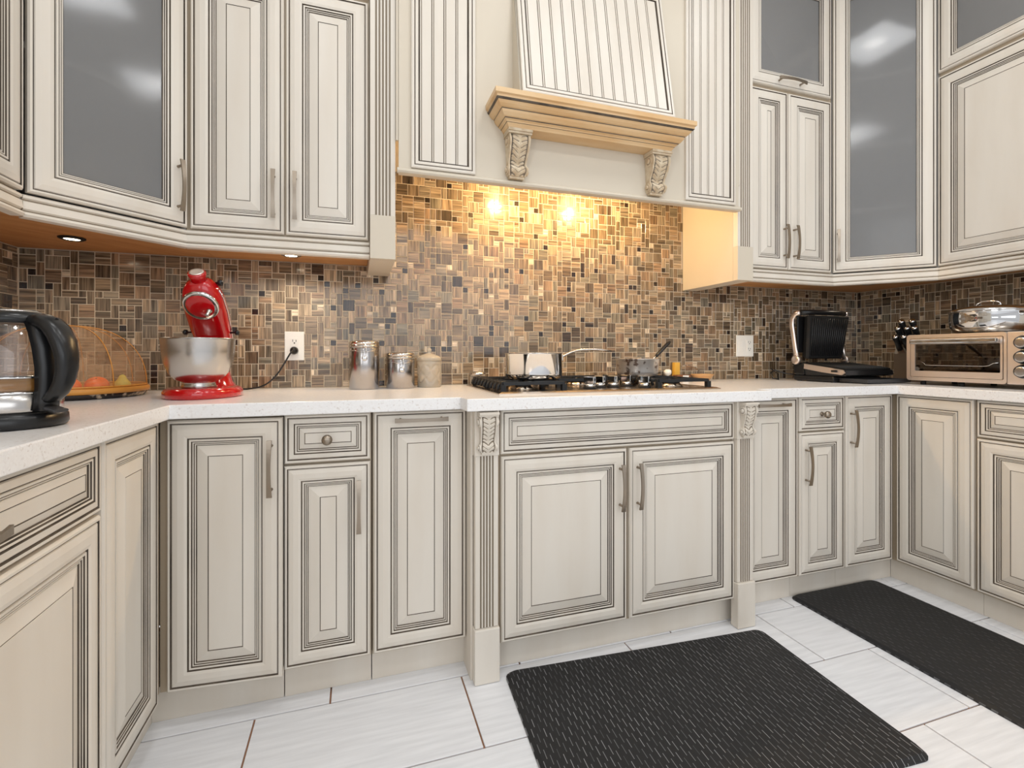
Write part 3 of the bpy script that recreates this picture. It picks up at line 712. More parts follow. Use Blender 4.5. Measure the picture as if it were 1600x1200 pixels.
# --- mesh food cover over a tray of fruit
fc = thing('food_tray', 'round patterned fruit tray with a bamboo rim, behind the kettle', 'tray', (-.915, 1.972, CT), 0)
MB().lathe([(.16, 0), (.212, .002), (.222, .016), (.2165, .016), (.206, .006), (.01, .005)], 64).build('base', TRAY, fc)
MB().lathe([(.2235, .0165), (.226, .026), (.221, .034), (.214, .034), (.213, .0166)], 64).build('rim', BAMBOO, fc)
cv_ = thing('food_cover', 'domed tan mesh food cover with bamboo ribs, left of the red mixer', 'food cover', (-.915, 1.972, CT+.0345), 0)
n, mm = 48, 14; vs = []; fs = []
Rr, Hh = .216, .196
for j in range(mm):
    t = j/mm*pi/2; rr_ = Rr*cos(t)**.75; zz = .004+Hh*sin(t)**.95
    for q in range(n):
        a = 2*pi*q/n; k8 = 1-.035*abs(sin(4*a))*cos(t)*sin(t)*2; vs.append((rr_*k8*cos(a), rr_*k8*sin(a), zz))
vs.append((0, 0, Hh+.004)); fs = [(j*n+q, j*n+(q+1) % n, (j+1)*n+(q+1) % n, (j+1)*n+q) for j in range(mm-1) for q in range(n)]+[((mm-1)*n+q, (mm-1)*n+(q+1) % n, mm*n) for q in range(n)]
MB().add(vs, fs, 0, True).build('mesh_dome', NET, cv_)
for q in range(4):
    a = pi*q/4+.2; pts = []
    for j in range(-16, 17):
        t = (1-abs(j)/16)*pi/2; s_ = 1 if j > 0 else -1; pts.append((s_*(Rr+.0015)*cos(t)**.75*cos(a), s_*(Rr+.0015)*cos(t)**.75*sin(a), .003+(Hh+.0015)*sin(t)**.95))
    MB().tube(pts, .0016, 6).build('rib', BAMBOO, cv_)
MB().tube([(Rr*cos(2*pi*q/48), Rr*sin(2*pi*q/48), .003) for q in range(48)], .0028, 6, close=True).build('hem', BAMBOO, cv_)
def orange(x, y, r_, z, lab, mt=ORANGE, name='orange', cat='orange', grp='oranges on the covered tray'):
    mb = MB(); pr = [(max(.0008, r_*sin(pi*j/14)), -r_*cos(pi*j/14)*(.93)) for j in range(15)]
    if name == 'pear': pr = [(.0008, -r_), (r_*.7, -r_*.8), (r_, -.1*r_), (r_*.8, .6*r_), (r_*.45, 1.1*r_), (r_*.3, 1.45*r_), (.001, 1.6*r_)]
    o = mb.lathe(pr, 24).build(name, mt, None, (x, y, z))
    MB().lathe([(.0028, 0), (.0022, .003)], 8).build('stem', mat('stem', srgb(80, 96, 40), .7) if 'stem' not in MATS else MATS['stem'], o, (0, 0, r_*.93-.001 if name != 'pear' else r_*1.58))
    tag(o, lab, cat, grp)
TZ = CT+.006
orange(-.838, 1.818, .034, TZ+.0325, 'orange at the near edge of the covered tray, beside the kettle handle')
orange(-.782, 1.858, .030, TZ+.0290, 'orange on the covered tray, nearest the red mixer')
orange(-.800, 1.905, .033, TZ+.0315, 'orange lying in the second row on the covered tray')
orange(-.908, 1.850, .031, TZ+.0300, 'orange deepest in the covered tray, mostly behind the kettle handle')
orange(-.735, 1.915, .026, TZ+.0265, 'yellow-green pear under the mesh, beside the oranges', YELL, 'pear', 'pear', None)

# --- stand mixer, head tilted up
mx_ = thing('stand_mixer', 'glossy red stand mixer with tilted-up head and steel bowl', 'mixer', (-.477, 1.885, CT), radians(-4))
bs = []
for z, e in ((0, .006), (.004, 0), (.020, 0), (.029, .006), (.033, .016)):
    L_ = []
    for q in range(48):
        a = 2*pi*q/48; rx = .108-e+.004*cos(2*a); ry = .150-e; L_.append((rx*cos(a), -.045+ry*sin(a)*(.96 if sin(a) > 0 else .95), z))
    bs.append(L_)
MB().rings(bs, None, True, True).build('base', RED, mx_)
cs = []
for z, rx, ry, yc in ((.028, .074, .066, .028), (.045, .058, .052, .040), (.075, .048, .040, .050), (.115, .042, .036, .056), (.150, .043, .038, .056), (.180, .047, .044, .052), (.200, .048, .046, .048), (.208, .040, .040, .046)):
    cs.append([(rx*math.copysign(abs(cos(a))**.8, cos(a)), yc+ry*math.copysign(abs(sin(a))**.8, sin(a)), z) for a in [2*pi*q/32 for q in range(32)]])
MB().rings(cs, None, True, True).build('column', RED, mx_)
th = radians(52); ax_ = Vector((0, -cos(th), sin(th))); un = Vector((0, -sin(th), -cos(th))); P0 = Vector((0, .050, .192))
def hl(s_, x, p): q = P0+ax_*s_-un*p; return (x, q.y, q.z)     # p: height over the head's axis (away from the underside)
hs = []
for s_, w, up, dn in ((-.060, .018, .016, .012), (-.052, .036, .034, .024), (-.030, .050, .050, .036), (.0, .056, .058, .044), (.060, .060, .062, .046), (.120, .061, .062, .046), (.170, .058, .058, .044), (.205, .050, .050, .038), (.228, .036, .036, .026), (.238, .022, .022, .016)):
    L_ = []
    for q in range(32):
        a = 2*pi*q/32; c_, d_ = cos(a), sin(a); L_.append(hl(s_, w*math.copysign(abs(c_)**.75, c_), (up if d_ > 0 else dn)*math.copysign(abs(d_)**.75, d_)))
    hs.append(L_)
m_ = MB().rings(hs, None, True, True); m_.f.append(list(range(32))); m_.m.append(0); m_.sm.append(False); head = m_.build('head', RED, mx_)
def on_head(mb, s_, x, p, ax=None):
    return tuple(P0+ax_*s_-un*p+Vector((x, 0, 0)))
c0 = P0+ax_*.170+un*.036+Vector((.006, 0, 0))
MB().lathe([(.046, 0), (.0515, .004), (.053, .012), (.0500, .0165), (.046, .0165)], 40, ax=tuple(un)).build('chrome_ring', CHROME, head, tuple(c0))
MB().lathe([(.0455, .004), (.0450, .014), (.039, .018), (.01, .0195)], 40, ax=tuple(un)).build('planetary', RED, head, tuple(c0))
pn = c0+un*.0185+Vector((.024, 0, 0))-ax_*.014
MB().lathe([(.009, 0), (.007, .004), (.0055, .005), (.0055, .026), (.004, .028)], 14, ax=tuple(un)).build('beater_shaft', STEEL, head, tuple(pn))
MB().lathe([(.024, 0), (.0235, .016), (.026, .018), (.026, .030), (.021, .032)], 30, ax=tuple(ax_)).build('hub', RED, head, tuple(P0+ax_*.232+un*(-.004)))
MB().lathe([(.0215, .0322), (.0205, .0345), (.015, .0345)], 30, ax=tuple(ax_)).build('hub_ring', GOLD, head, tuple(P0+ax_*.232+un*(-.004)))
MB().lathe([(.004, 0), (.004, .016), (.010, .018), (.011, .028), (.006, .031)], 16, ax=(1, 0, .1)).build('hub_knob', BLACK, head, tuple(P0+ax_*.212-un*.026+Vector((.030, 0, 0))))
for sg in (1, -1):
    MB().tube([hl(s_, sg*(w+.0012), .004) for s_, w in ((-.03, .0500), (0, .056), (.06, .060), (.12, .061), (.17, .058), (.20, .0515))], .0022, 6, flat=1).build('trim_band', CHROME, head)
    MB().lathe([(.003, 0), (.003, .014), (.0085, .016), (.0095, .024), (.006, .028)], 16, ax=(sg, 0, 0)).build('control_knob', BLACK, head, hl(.035, sg*.0585, -.006))
MB().box((-.030, -.003, -.011), (.030, .003, .011), c=.002).build('lock_plate', RED, head, hl(.040, 0, -.0475), (th-pi/2, 0, 0))
bo = Vector((0, -.088, .0335))
bw = MB().lathe([(r_*.93, z_) for r_, z_ in [(.052, 0), (.054, .002), (.050, .012), (.049, .018), (.070, .026), (.090, .048), (.1035, .080), (.109, .115), (.1115, .152), (.1135, .156), (.1125, .159), (.110, .156), (.1075, .118), (.100, .080), (.086, .050), (.05, .028), (.004, .027)]], 56).build('bowl', STEEL, mx_, tuple(bo))

# --- outlet, plug and cord
def outlet(x, z, w, label, duals, cat='outlet'):
    t = thing('wall_outlet', label, cat, (x, YB-.0022, z), 0)
    MB().box((-w/2, -.006, -.0605), (w/2, 0, .0605), c=.0025).build('cover_plate', WHITE, t)
    for cx in duals:
        MB().box((cx-.0165, -.0075, -.034), (cx+.0165, -.0055, .034), c=.001).build('socket_face', WHITE, t)
        for cz in (.019, -.019):
            mb = MB()
            mb.box((-.0075, -.0082, -.001), (-.0055, -.0072, .008)).box((.0055, -.0082, -.001), (.0075, -.0072, .007)); mb.lathe([(.0026, -.0002), (.0026, .0009)], 10, (0, -.0073, -.0065), ax=(0,-1,0))
            sl = mb.build('slots', BLACKM, t, (cx, 0, cz)); sl['kind'] = 'stuff'
    return t
outlet(-.246, 1.096, .076, 'white duplex wall outlet with the mixer plug in it', (0,))
t = outlet(2.108, 1.110, .122, 'white double-width wall outlet plate left of the contact grill', (.030,))
MB().box((-.0465, -.0075, -.034), (-.0135, -.0055, .034), c=.001).build('blank_face', WHITE, t)
pc = thing('power_cord', 'black mixer power cord with round plug, draped to the wall outlet', 'cord', (-.246, YB-.011, 1.077), 0)
MB().lathe([(.006, .0), (.016, .0), (.0165, .012), (.013, .024), (.006, .032)], 20, ax=(0,-1,0)).build('plug', BLACK, pc)
pts = []
ctl = [(-.246, YB-.040, 1.076), (-.256, YB-.052, 1.066), (-.280, YB-.062, 1.020), (-.310, YB-.066, .972), (-.352, YB-.070, .936), (-.400, YB-.072, .9245), (-.435, YB-.075, .9240), (-.452, YB-.082, .932), (-.452, YB-.115, .955), (-.449, YB-.145, .972), (-.447, YB-.188, .975)]
for i in range(len(ctl)-1):
    p0 = Vector(ctl[max(i-1, 0)]); p1 = Vector(ctl[i]); p2 = Vector(ctl[i+1]); p3 = Vector(ctl[min(i+2, len(ctl)-1)])
    for q in range(5):
        t_ = q/5; pts.append(.5*((2*p1)+(p2-p0)*t_+(2*p0-5*p1+4*p2-p3)*t_**2+(3*p1-p0-3*p2+p3)*t_**3))
MB().tube([tuple(p-Vector(pc.location)) for p in pts], .0032, 8).build('cord', BLACK, pc)

# --- canisters and jars along the wall
def canister(x, y, r_, h, label):
    t = thing('canister', label, 'canister', (x, y, CT), 0, 'steel clip-top canisters')
    MB().lathe([(r_-.002, 0), (r_, .002), (r_, h-.030), (r_-.001, h-.028)], 48).build('body', CANST, t)
    MB().lathe([(r_-.001, h-.0275), (r_+.0015, h-.026), (r_+.0015, h-.018), (r_-.001, h-.016)], 48).build('collar', STEEL, t)
    MB().lathe([(r_-.001, h-.0155), (r_+.001, h-.014), (r_+.001, h-.005), (r_-.004, h-.001), (r_*.5, h)], 48).build('lid', CLEARLID, t)
    MB().tube([(r_*cos(a)*1.03, r_*sin(a)*1.03, h-.042-.003*cos(4*a)) for a in [-pi+.5+i*(pi-1)/14 for i in range(15)]], .0013, 6).build('wire_bail', STEEL, t)
    ly = -(r_+.004)
    MB().tube([(-.004, ly, h-.012), (-.006, ly-.004, h-.050), (0, ly-.005, h-.066), (.006, ly-.004, h-.050), (.004, ly, h-.012)], .0016, 6).build('clip', CHROME, t)
    MB().lathe([(.010, 0), (.011, .002), (.008, .004)], 20, ax=(0,-1,0)).build('clip_pad', CHROME, t, (0, ly-.004, h-.070))
CLEARLID = mat('polished_lid', srgb(222, 214, 206), .12, 1)
canister(.032, 2.065, .0585, .195, 'tall steel canister with clip lid, leftmost of the three jars')
canister(.178, 2.075, .0580, .148, 'short steel canister with clip lid, middle of the three jars')
t = thing('glass_jar', 'cut-glass lidded jar beside the short steel canister', 'jar', (.302, 2.105, CT), 0)
jm = MB(); vs = []; n, mm = 64, 26; r0 = .0505; hj = .112
for j in range(mm+1):
    z = hj*j/mm; u = z/hj
    for q in range(n):
        a = 2*pi*q/n; d = 0
        if .16 < u < .86:
            p_, w_ = a*6/(2*pi)*1.0, (u-.16)/.7*1.4
            d = -.0042*(1-min(1, min(abs(((p_+w_) % 1)-.5), abs(((p_-w_) % 1)-.5))*6))
        vs.append(((r0+d)*cos(a), (r0+d)*sin(a), z))
jm.add(vs, [(j*n+q, j*n+(q+1) % n, (j+1)*n+(q+1) % n, (j+1)*n+q) for j in range(mm) for q in range(n)]+[list(range(n))], 0, True); jm.build('body', JARG, t)
MB().lathe([(.046, .003), (.0475, .010), (.0475, .022), (.002, .028)], 40).build('contents', mat('tea_leaves', srgb(122, 96, 62), .8), t)
MB().lathe([(.0525, .1125), (.054, .116), (.0535, .125), (.046, .132), (.026, .141), (.010, .145), (.006, .149), (.010, .155), (.011, .161), (.007, .167), (.001, .168)], 40).build('lid', JARG, t)
t = thing('spice_jar', 'small lidded glass jar behind the cooktop, beside its left grate', 'jar', (.532, 2.165, CT), 0)
MB().lathe([(.034, 0), (.036, .002), (.036, .040), (.032, .044)], 36).build('body', JARG, t)
MB().lathe([(.030, .002), (.033, .004), (.033, .030), (.002, .031)], 36).build('contents', mat('cane_sugar', srgb(214, 178, 124), .8), t)
MB().lathe([(.0385, .0445), (.039, .050), (.036, .060), (.02, .062)], 36).build('lid', STEEL, t)

# --- gas cooktop
cx0, cx1, cy0, cy1 = .470, 1.404, 1.598, 2.118
kt = thing('gas_cooktop', 'stainless five-burner gas cooktop with black grates and central knobs', 'cooktop', ((cx0+cx1)/2, (cy0+cy1)/2, CT), 0)
wx, wy = (cx1-cx0)/2, (cy1-cy0)/2
MB().rings([[(-wx, -wy, 0), (wx, -wy, 0), (wx, wy, 0), (-wx, wy, 0)], [(-wx, -wy, .004), (wx, -wy, .004), (wx, wy, .004), (-wx, wy, .004)], [(-wx+.012, -wy+.012, .0085), (wx-.012, -wy+.012, .0085), (wx-.012, wy-.012, .0085), (-wx+.012, wy-.012, .0085)],
            [(-wx+.022, -wy+.022, .0065), (wx-.022, -wy+.022, .0065), (wx-.022, wy-.022, .0065), (-wx+.022, wy-.022, .0065)]]).build('deck', COOKST, kt)
zt_ = .0062
BUR = [(-.330, -.115, .030), (-.330, .125, .040), (0, .110, .050), (.330, -.115, .040), (.330, .125, .030)]
for x, y, r_ in BUR:
    b_ = MB().lathe([(r_+.012, 0), (r_+.010, .006), (r_+.004, .009), (r_, .014)], 30).build('burner', COOKST, kt, (x, y, zt_+.0005))
    MB().lathe([(r_-.001, .0142), (r_, .0145), (r_, .020), (r_-.006, .0225)], 30).build('burner_cap', IRON, b_)
def grate(x0, x1, y0, y1, burners, comb=0):
    mb = MB(); zb, zt2 = .030, .0415; b = .0065
    def bar(ax0, ay0, ax1, ay1, z0=zb, z1=zt2, w=b):
        d = Vector((ax1-ax0, ay1-ay0, 0)); L_ = d.length; d.normalize(); p = Vector((-d.y, d.x, 0))*w
        q0, q1 = Vector((ax0, ay0, 0)), Vector((ax1, ay1, 0))
        mb.add([(q0+p)[:2]+(z0,), (q0-p)[:2]+(z0,), (q1-p)[:2]+(z0,), (q1+p)[:2]+(z0,), (q0+p*.7)[:2]+(z1,), (q0-p*.7)[:2]+(z1,), (q1-p*.7)[:2]+(z1,), (q1+p*.7)[:2]+(z1,)], [(0,1,2,3), (4,5,6,7), (0,1,5,4), (1,2,6,5), (2,3,7,6), (3,0,4,7)])
    for a in ((x0, y0, x1, y0), (x1, y0, x1, y1), (x1, y1, x0, y1), (x0, y1, x0, y0)): bar(*a)
    for bx, by in burners:
        ym = (y0+y1)/2 if len(burners) > 1 else None
        ya, yb_ = (y0, (y0+y1)/2) if by < (y0+y1)/2 and ym else (((y0+y1)/2, y1) if ym else (y0, y1))
        for e in ((x0, by, bx-.020, by), (x1, by, bx+.020, by), (bx, ya, bx, by-.020), (bx, yb_, bx, by+.020)): bar(*e)
        for sx_ in (-1, 1):
            for sy_ in (-1, 1): bar(x0 if sx_ < 0 else x1, (ya if sy_ < 0 else yb_)-sy_*.035, bx+sx_*.035, by+sy_*.030, w=.0045)
    if len(burners) > 1: bar(x0, (y0+y1)/2, x1, (y0+y1)/2)
    for x in (x0, x1):
        for y in (y0, (y0+y1)/2, y1): mb.box((x-.009, y-.009, .0085 if False else zt_+.0004), (x+.009, y+.009, zb+.001))
    g = mb.build('grate', IRON, kt)
    if comb:   # curved teeth along the outer rim
        for i in range(9):
            y = y0+(y1-y0)*(i+.5)/9; tb = MB()
            tb.tube([(x0-comb*.016, y-.012, .014), (x0-comb*.012, y-.006, .027), (x0-comb*.002, y, .037), (x0+comb*.020, y+.004, .040)], .0062, 6, flat=1.0); tb.build('tooth', IRON, g)
grate(-.440, -.205, -.215, .225, [(-.330, -.115), (-.330, .125)], 1)
grate(-.150, .150, -.035, .225, [(0, .110)])
grate(.205, .440, -.215, .225, [(.330, -.115), (.330, .125)], -1)
for kx, ky in ((.868, 1.700), (.938, 1.752), (1.000, 1.752), (1.086, 1.800-.01), (1.108, 1.690)):
    kb = MB().lathe([(.021, 0), (.021, .003), (.0185, .005)], 28).build('knob', BLACKM, kt, (kx-(cx0+cx1)/2, ky-(cy0+cy1)/2, zt_+.0006), (0, 0, radians(30))); kb.scale = (1.25, 1.25, 1.25)
    MB().lathe([(.0183, .0052), (.0185, .012), (.016, .015)], 28).build('knob_skirt', CHROME, kb)
    MB().box((-.0070, -.0185, .0152), (.0070, .0185, .038), c=.002).build('grip', CHROME, kb)
    MB().box((-.0015, -.0196, .024), (.0015, -.0188, .032)).build('pointer', BLACKM, kb)

# --- pans on the grates
GZ = CT+.0420
def pan(loc, r_, h, label, name='saucepan', flare=0, mt=CHROME):
    t = thing(name, label, 'saucepan', loc, 0)
    MB().lathe([(r_*.80, 0), (r_*.92, .003), (r_*.985, .012), (r_, .022), (r_+flare, h-.003), (r_+flare+.003, h), (r_+flare+.001, h+.001), (r_+flare-.002, h-.003), (r_-.002, .022), (r_*.9, .006), (.002, .005)], 56).build('pot', mt, t)
    return t
t = pan((.672, 1.800, GZ+.0012), .113, .101, 'wide polished saucepan with long steel handle on the left burner')
m_ = MB(); rot = radians(-3)
hpts = [(.112, .088), (.125, .091), (.150, .103), (.180, .113), (.215, .117), (.260, .118), (.300, .116), (.335, .112)]
m_.tube([(a*cos(rot), a*sin(rot), z) for a, z in hpts], [.011, .010, .0085, .0085, .009, .0095, .0095, .007], 10, flat=.55); m_.build('handle', STEEL, t)
MB().box((-.004, -.018, -.014), (.004, .018, .012), c=.002).build('handle_plate', STEEL, t, (.1145*cos(rot), .1145*sin(rot), .086), (0, 0, rot))
MB().lathe([(.1165, .0), (.1165, .002), (.113, .0022)], 56, (0, 0, .1005)).build('rim', STEEL, t)
t = pan((1.213, 1.908, GZ+.0012), .092, .078, 'small milk pan with slanting black handle on the right burner', flare=.004, mt=SATIN)
m_ = MB(); q_ = [(.094, .070), (.112, .082), (.126, .092)]
al = radians(14)
m_.tube([(a*cos(al), a*sin(al), z) for a, z in q_], .005, 8).build('handle_neck', STEEL, t)
MB().tube([(a*cos(al), a*sin(al), z) for a, z in ((.122, .088), (.135, .098), (.175, .128), (.205, .150), (.216, .157))], [.008, .0105, .011, .011, .007], 10, flat=.7).build('handle', BLACK, t)

# --- lids and small dishes behind the right grate
t = thing('pot_lid', 'glass pot lid with white knob, resting behind the right cooktop grate', 'lid', (1.560, 2.170-.005, CT), 0)
lr = .062
m_ = MB().lathe([(lr, 0), (lr, .004), (lr*.8, .012), (lr*.4, .018), (.004, .020)], 40); m_.build('glass', LIDG, t)
MB().tube([(lr*cos(2*pi*i/40), lr*sin(2*pi*i/40), .003) for i in range(40)], .003, 6, close=True).build('rim', STEEL, t)
MB().lathe([(.006, .020), (.006, .030), (.016, .036), (.020, .046), (.017, .058), (.008, .063)], 24).build('knob', WHITE, t)
t = thing('label_tin', 'small brown tin with white paper label, behind the right grate', 'tin', (1.640, 2.150, CT), radians(6))
MB().box((-.048, -.020, 0), (.040, .020, .034), c=.003).build('body', mat('brown_tin', srgb(128, 84, 56), .45), t)
MB().box((-.016, -.0212, .002), (.024, -.0203, .031)).build('paper_label', WHITE, t)
t = thing('wooden_bowl', 'shallow tan wooden dish at the wall, right of the labelled tin', 'bowl', (1.762, 2.145, CT), 0)
MB().lathe([(.030, 0), (.034, .002), (.056, .030), (.059, .036), (.056, .036), (.034, .006), (.002, .004)], 44).build('dish', mat('tan_wood', srgb(206, 160, 110), .45), t)
t = thing('cling_box', 'upright yellow cardboard carton behind the glass lid', 'box', (1.632, 2.192, CT), 0)
MB().box((-.016, -.012, 0), (.016, .012, .098), c=.0015).build('carton', mat('yellow_card', srgb(226, 176, 72), .6), t)
t = thing('fish_slice', 'steel serving spoon leaning across the dishes behind the grate', 'spoon', (1.690, 2.196, CT), 0)
MB().lathe([(.040, 0), (.046, .003), (.047, .010), (.043, .010), (.04, .004), (.002, .003)], 36).build('rest', STEEL, t, (.055, -.010+.004-.012+.006, .0))
for o_2 in list(t.children): pass
MB().tube([(-.020, 0, .078), (.0, 0, .083), (.035, 0, .080), (.070, 0, .066), (.092, 0, .052)], [.004, .006, .007, .006, .004], 8, flat=.5).build('spoon_bowl', STEEL, t)
bpy.data.objects.remove(t.children[0]); 

# --- contact grill, open
gr = thing('contact_grill', 'open black contact grill with ribbed plates and silver arms, in the corner', 'grill', (2.425, 1.90, CT), 0)
gx, gy = .165, .15
MB().box((-gx, -.105, .004), (gx, .125, .030), c=.006).build('base', BLACK, gr)
for sx_ in (-1, 1):
    for y in (-.09, .105): MB().lathe([(.011, 0), (.012, .002), (.011, .005)], 14).build('foot', DGREY, gr, (sx_*.145, y, 0))
MB().box((-gx, .060, .0305), (gx, .128, .098), c=.010).build('hinge_housing', BLACK, gr)
MB().rings([[(-gx+.004, -.165, .062), (gx-.004, -.165, .062), (gx-.004, .058, .086), (-gx+.004, .058, .086)], [(-gx+.002, -.168, .040), (gx-.002, -.168, .040), (gx-.002, .058, .062), (-gx+.002, .058, .062)], [(-gx+.01, -.160, .034), (gx-.01, -.160, .034), (gx-.01, .058, .0305), (-gx+.01, .058, .0305)]], None, True).build('lower_housing', BLACK, gr)
bpy.context.view_layer.update()
lp_ = MB().rings([[(-gx+.010, -.158, .0625), (gx-.010, -.158, .0625), (gx-.010, .055, .0865), (-gx+.010, .055, .0865)], [(-gx+.010, -.158, .072), (gx-.010, -.158, .072), (gx-.010, .055, .096), (-gx+.010, .055, .096)]]).build('lower_plate', BLACKM, gr)
for i in range(17):
    x = -gx+.020+i*(2*gx-.04)/16; MB().tube([(x, -.150, .0735), (x, .050, .0962)], .0028, 6).build('rib', BLACKM, lp_)
for sx_ in (-1, 1):
    a, b = sorted((sx_*(gx-.001), sx_*(gx+.005)))
    m_ = MB(); pf = [(-.150, .040), (-.168, .050), (-.160, .064), (-.06, .078), (.055, .092), (.058, .066), (-.05, .050)]
    vs = [(a, y, z) for y, z in pf]+[(b, y, z) for y, z in pf]; n_ = len(pf)
    m_.add(vs, [list(range(n_)), [n_+i for i in range(n_)]]+[(i, (i+1) % n_, n_+(i+1) % n_, n_+i) for i in range(n_)]).build('side_trim', GOLD, gr)
MB().box((-.014, -.004, -.005), (.014, .004, .005), c=.001).build('release_button', BLACKM, gr, (-gx-.0075, -.115, .058), (0, 0, pi/2))
MB().rings([[(-.125, -.245, .004), (.165, -.245, .004), (.165, -.107, .004), (-.125, -.107, .004)], [(-.130, -.250, .022), (.170, -.250, .022), (.170, -.107, .022), (-.130, -.107, .022)], [(-.124, -.244, .022), (.164, -.244, .022), (.164, -.112, .022), (-.124, -.112, .022)], [(-.120, -.240, .008), (.160, -.240, .008), (.160, -.116, .008), (-.120, -.116, .008)]]).build('drip_tray', DGREY, gr)
# upper lid on two arms, standing open
ang = radians(6)
um = MB(); 
lo_, hi_ = .118, .345
def up_(x, q, d): return (x, .045+.02*(q-lo_)/(hi_-lo_)*-1+d, q)
um.rings([[(-.120, .070, .122), (.120, .070, .122), (.148, .052, .345), (-.130, .052, .345)], [(-.126, .085, .118), (.126, .085, .118), (.152, .066, .350), (-.134, .066, .350)], [(-.118, .108, .130), (.118, .108, .130), (.140, .092, .338), (-.124, .092, .338)]])
um.f.append([0, 1, 2, 3]); um.m.append(0); um.sm.append(False); ul = um.build('upper_plate', BLACKM, gr)
for i in range(17):
    u_ = (i+.5)/17; xa, xb = -.112+u_*.224, -.120+u_*.258; MB().tube([(xa, .0695, .134), (xb, .0520, .334)], .0030, 6).build('rib', BLACK, ul)
for sx_ in (-1, 1):
    x = sx_*.172; pts = [(x, .098, .112), (x, .108, .165), (x, .120, .240), (x, .130, .300), (x, .128, .335), (x, .108, .360), (x, .080, .366)]
    MB().tube(pts, [.017, .013, .013, .014, .015, .015, .012], 8, flat=.62, up=(1,0,0)).build('arm', GOLD, gr)
    MB().lathe([(.022, -.010), (.024, -.007), (.024, .007), (.022, .010), (.010, .011)], 28, ax=(sx_, 0, 0)).build('pivot', GOLD, gr, (x+sx_*.004, .098, .112))
MB().tube([(-.158, .088, .366), (-.10, .074, .368), (.0, .070, .368), (.10, .074, .368), (.158, .088, .366)], .014, 10, flat=1).build('handle', BLACK, gr)
MB().box((-.150, .112, .150), (.150, .122, .350), c=.004).build('lid_back', BLACK, gr)
ctl = [(-.150, .118, .030), (-.190, .165, .040), (-.225, .190, .055), (-.245, .200, .040), (-.240, .190, .010), (-.205, .185, .0045), (-.17, .22, .0045), (-.14, .25, .03), (-.17, .27, .06)]
MB().tube([(a, b, z) for a, b, z in ctl], .0035, 8).build('cord', BLACK, gr)

# --- knife block
kbk = thing('knife_block', 'dark knife block full of black-handled knives, behind the toaster oven', 'knife block', (2.790, 1.768, CT), radians(-74)); kbk.scale = (1.12, 1.12, 1.12)
m_ = MB(); sec = [(-.080, 0), (.080, 0), (.080, .085), (-.005, .215), (-.080, .130)]
vs = [(-.050, y, z) for y, z in sec]+[(.050, y, z) for y, z in sec]
m_.add(vs, [list(range(5)), [5+i for i in range(5)]]+[(i, (i+1) % 5, 5+(i+1) % 5, 5+i) for i in range(5)]).build('block', mat('walnut_block', srgb(92, 74, 56), .45), kbk)
dirn = Vector((0, -.72, .69)).normalized()
kn = [(-.032, -.062, .150, 0), (0, -.062, .150, 0), (.032, -.062, .150, 0), (-.028, -.035, .181, 1), (.006, -.035, .181, 1), (.034, -.035, .181, 1), (-.018, -.015, .204, 2), (.022, -.015, .204, 2)]
for x, y, z, rw in kn:
    L_ = .085+.012*rw; p0 = Vector((x, y, z)); p1 = p0+dirn*L_
    h_ = MB().tube([tuple(p0), tuple(p0+dirn*.004), tuple(p0+dirn*(L_*.5)+Vector((0, 0, .002))), tuple(p1-dirn*.004), tuple(p1)], [.010, .0120, .0112, .0130, .009], 8, flat=1.1).build('knife_handle', BLACK, kbk)
    MB().lathe([(.0122, 0), (.0126, .004), (.0122, .006)], 10, ax=tuple(dirn)).build('bolster', CHROME, h_, tuple(p1-dirn*.004))
    for q in (.25, .5, .75): MB().lathe([(.0022, 0), (.0022, .0012)], 8, ax=(-.6, -.5, -.6)).build('rivet', CHROME, h_, tuple(p0+dirn*(L_*q)+Vector((-.0075, -.004, -.004))))

# --- toaster oven on the right counter (local x along the front, y to the back)
to = thing('toaster_oven', 'wide stainless toaster oven with three side knobs, on the right counter', 'toaster oven', (2.500, 1.611, CT), RW)
OW, OD, OH, z0 = .470, .285, .232, .020
MB().box((0, .004, z0), (OW, OD, OH), c=.010).build('body', COOKST, to)
def frame(o_l, i_l, y, t_, mt, name, par):
    a = [(x, y-t_, z) for x, z in o_l]; b = [(x, y-t_, z) for x, z in i_l]; a2 = [(x, y, z) for x, z in o_l]; b2 = [(x, y, z) for x, z in i_l]
    m_ = MB().rings([a2, a, b, b2], None, False); return m_.build(name, mt, par)
frame(rr(0, .372, z0, OH, .012), rr(.016, .362, z0+.016, OH-.016, .006), .0035, .008, GOLD, 'front_frame', to)
MB().box((.3725, -.0045, z0+.0005), (OW, .0035, OH), c=.003).build('control_panel', GOLD, to)
dr = frame(rr(.0185, .3595, z0+.0185, OH-.0185, .005), rr(.036, .352, z0+.045, OH-.045, .004), -.0002, .006, GOLD, 'door', to)
MB().box((.034, -.0035, z0+.043), (.354, -.0010, OH-.043)).build('glass', OVENG, dr)
MB().box((.026, -.030, OH-.0425), (.352, -.014, OH-.0225), c=.005).build('handle', CHROME, dr)
for x in (.045, .333): MB().box((x-.006, -.0145, OH-.038), (x+.006, -.0062, OH-.027)).build('handle_post', GOLD, dr)
inn = MB(); a, b, c_, d_ = .020, .360, z0+.022, OH-.022
inn.add([(a, .0045, c_), (b, .0045, c_), (b, .0045, d_), (a, .0045, d_)], [(0,1,2,3)]).build('cavity', mat('oven_cavity', srgb(74, 52, 34), .5), to)
MB().tube([(.060, -.0062, .108), (.070, -.0062, .104), (.082, -.0062, .092), (.100, -.0062, .091), (.300, -.0062, .091), (.315, -.0062, .094), (.330, -.0062, .104), (.346, -.0062, .106)], .0016, 6).build('rack', CHROME, to)
MB().tube([(.070, .0, .066), (.20, .0, .068), (.33, .0, .066)], .002, 6).build('element', mat('element_orange', srgb(170, 130, 90), .4, 1), to)
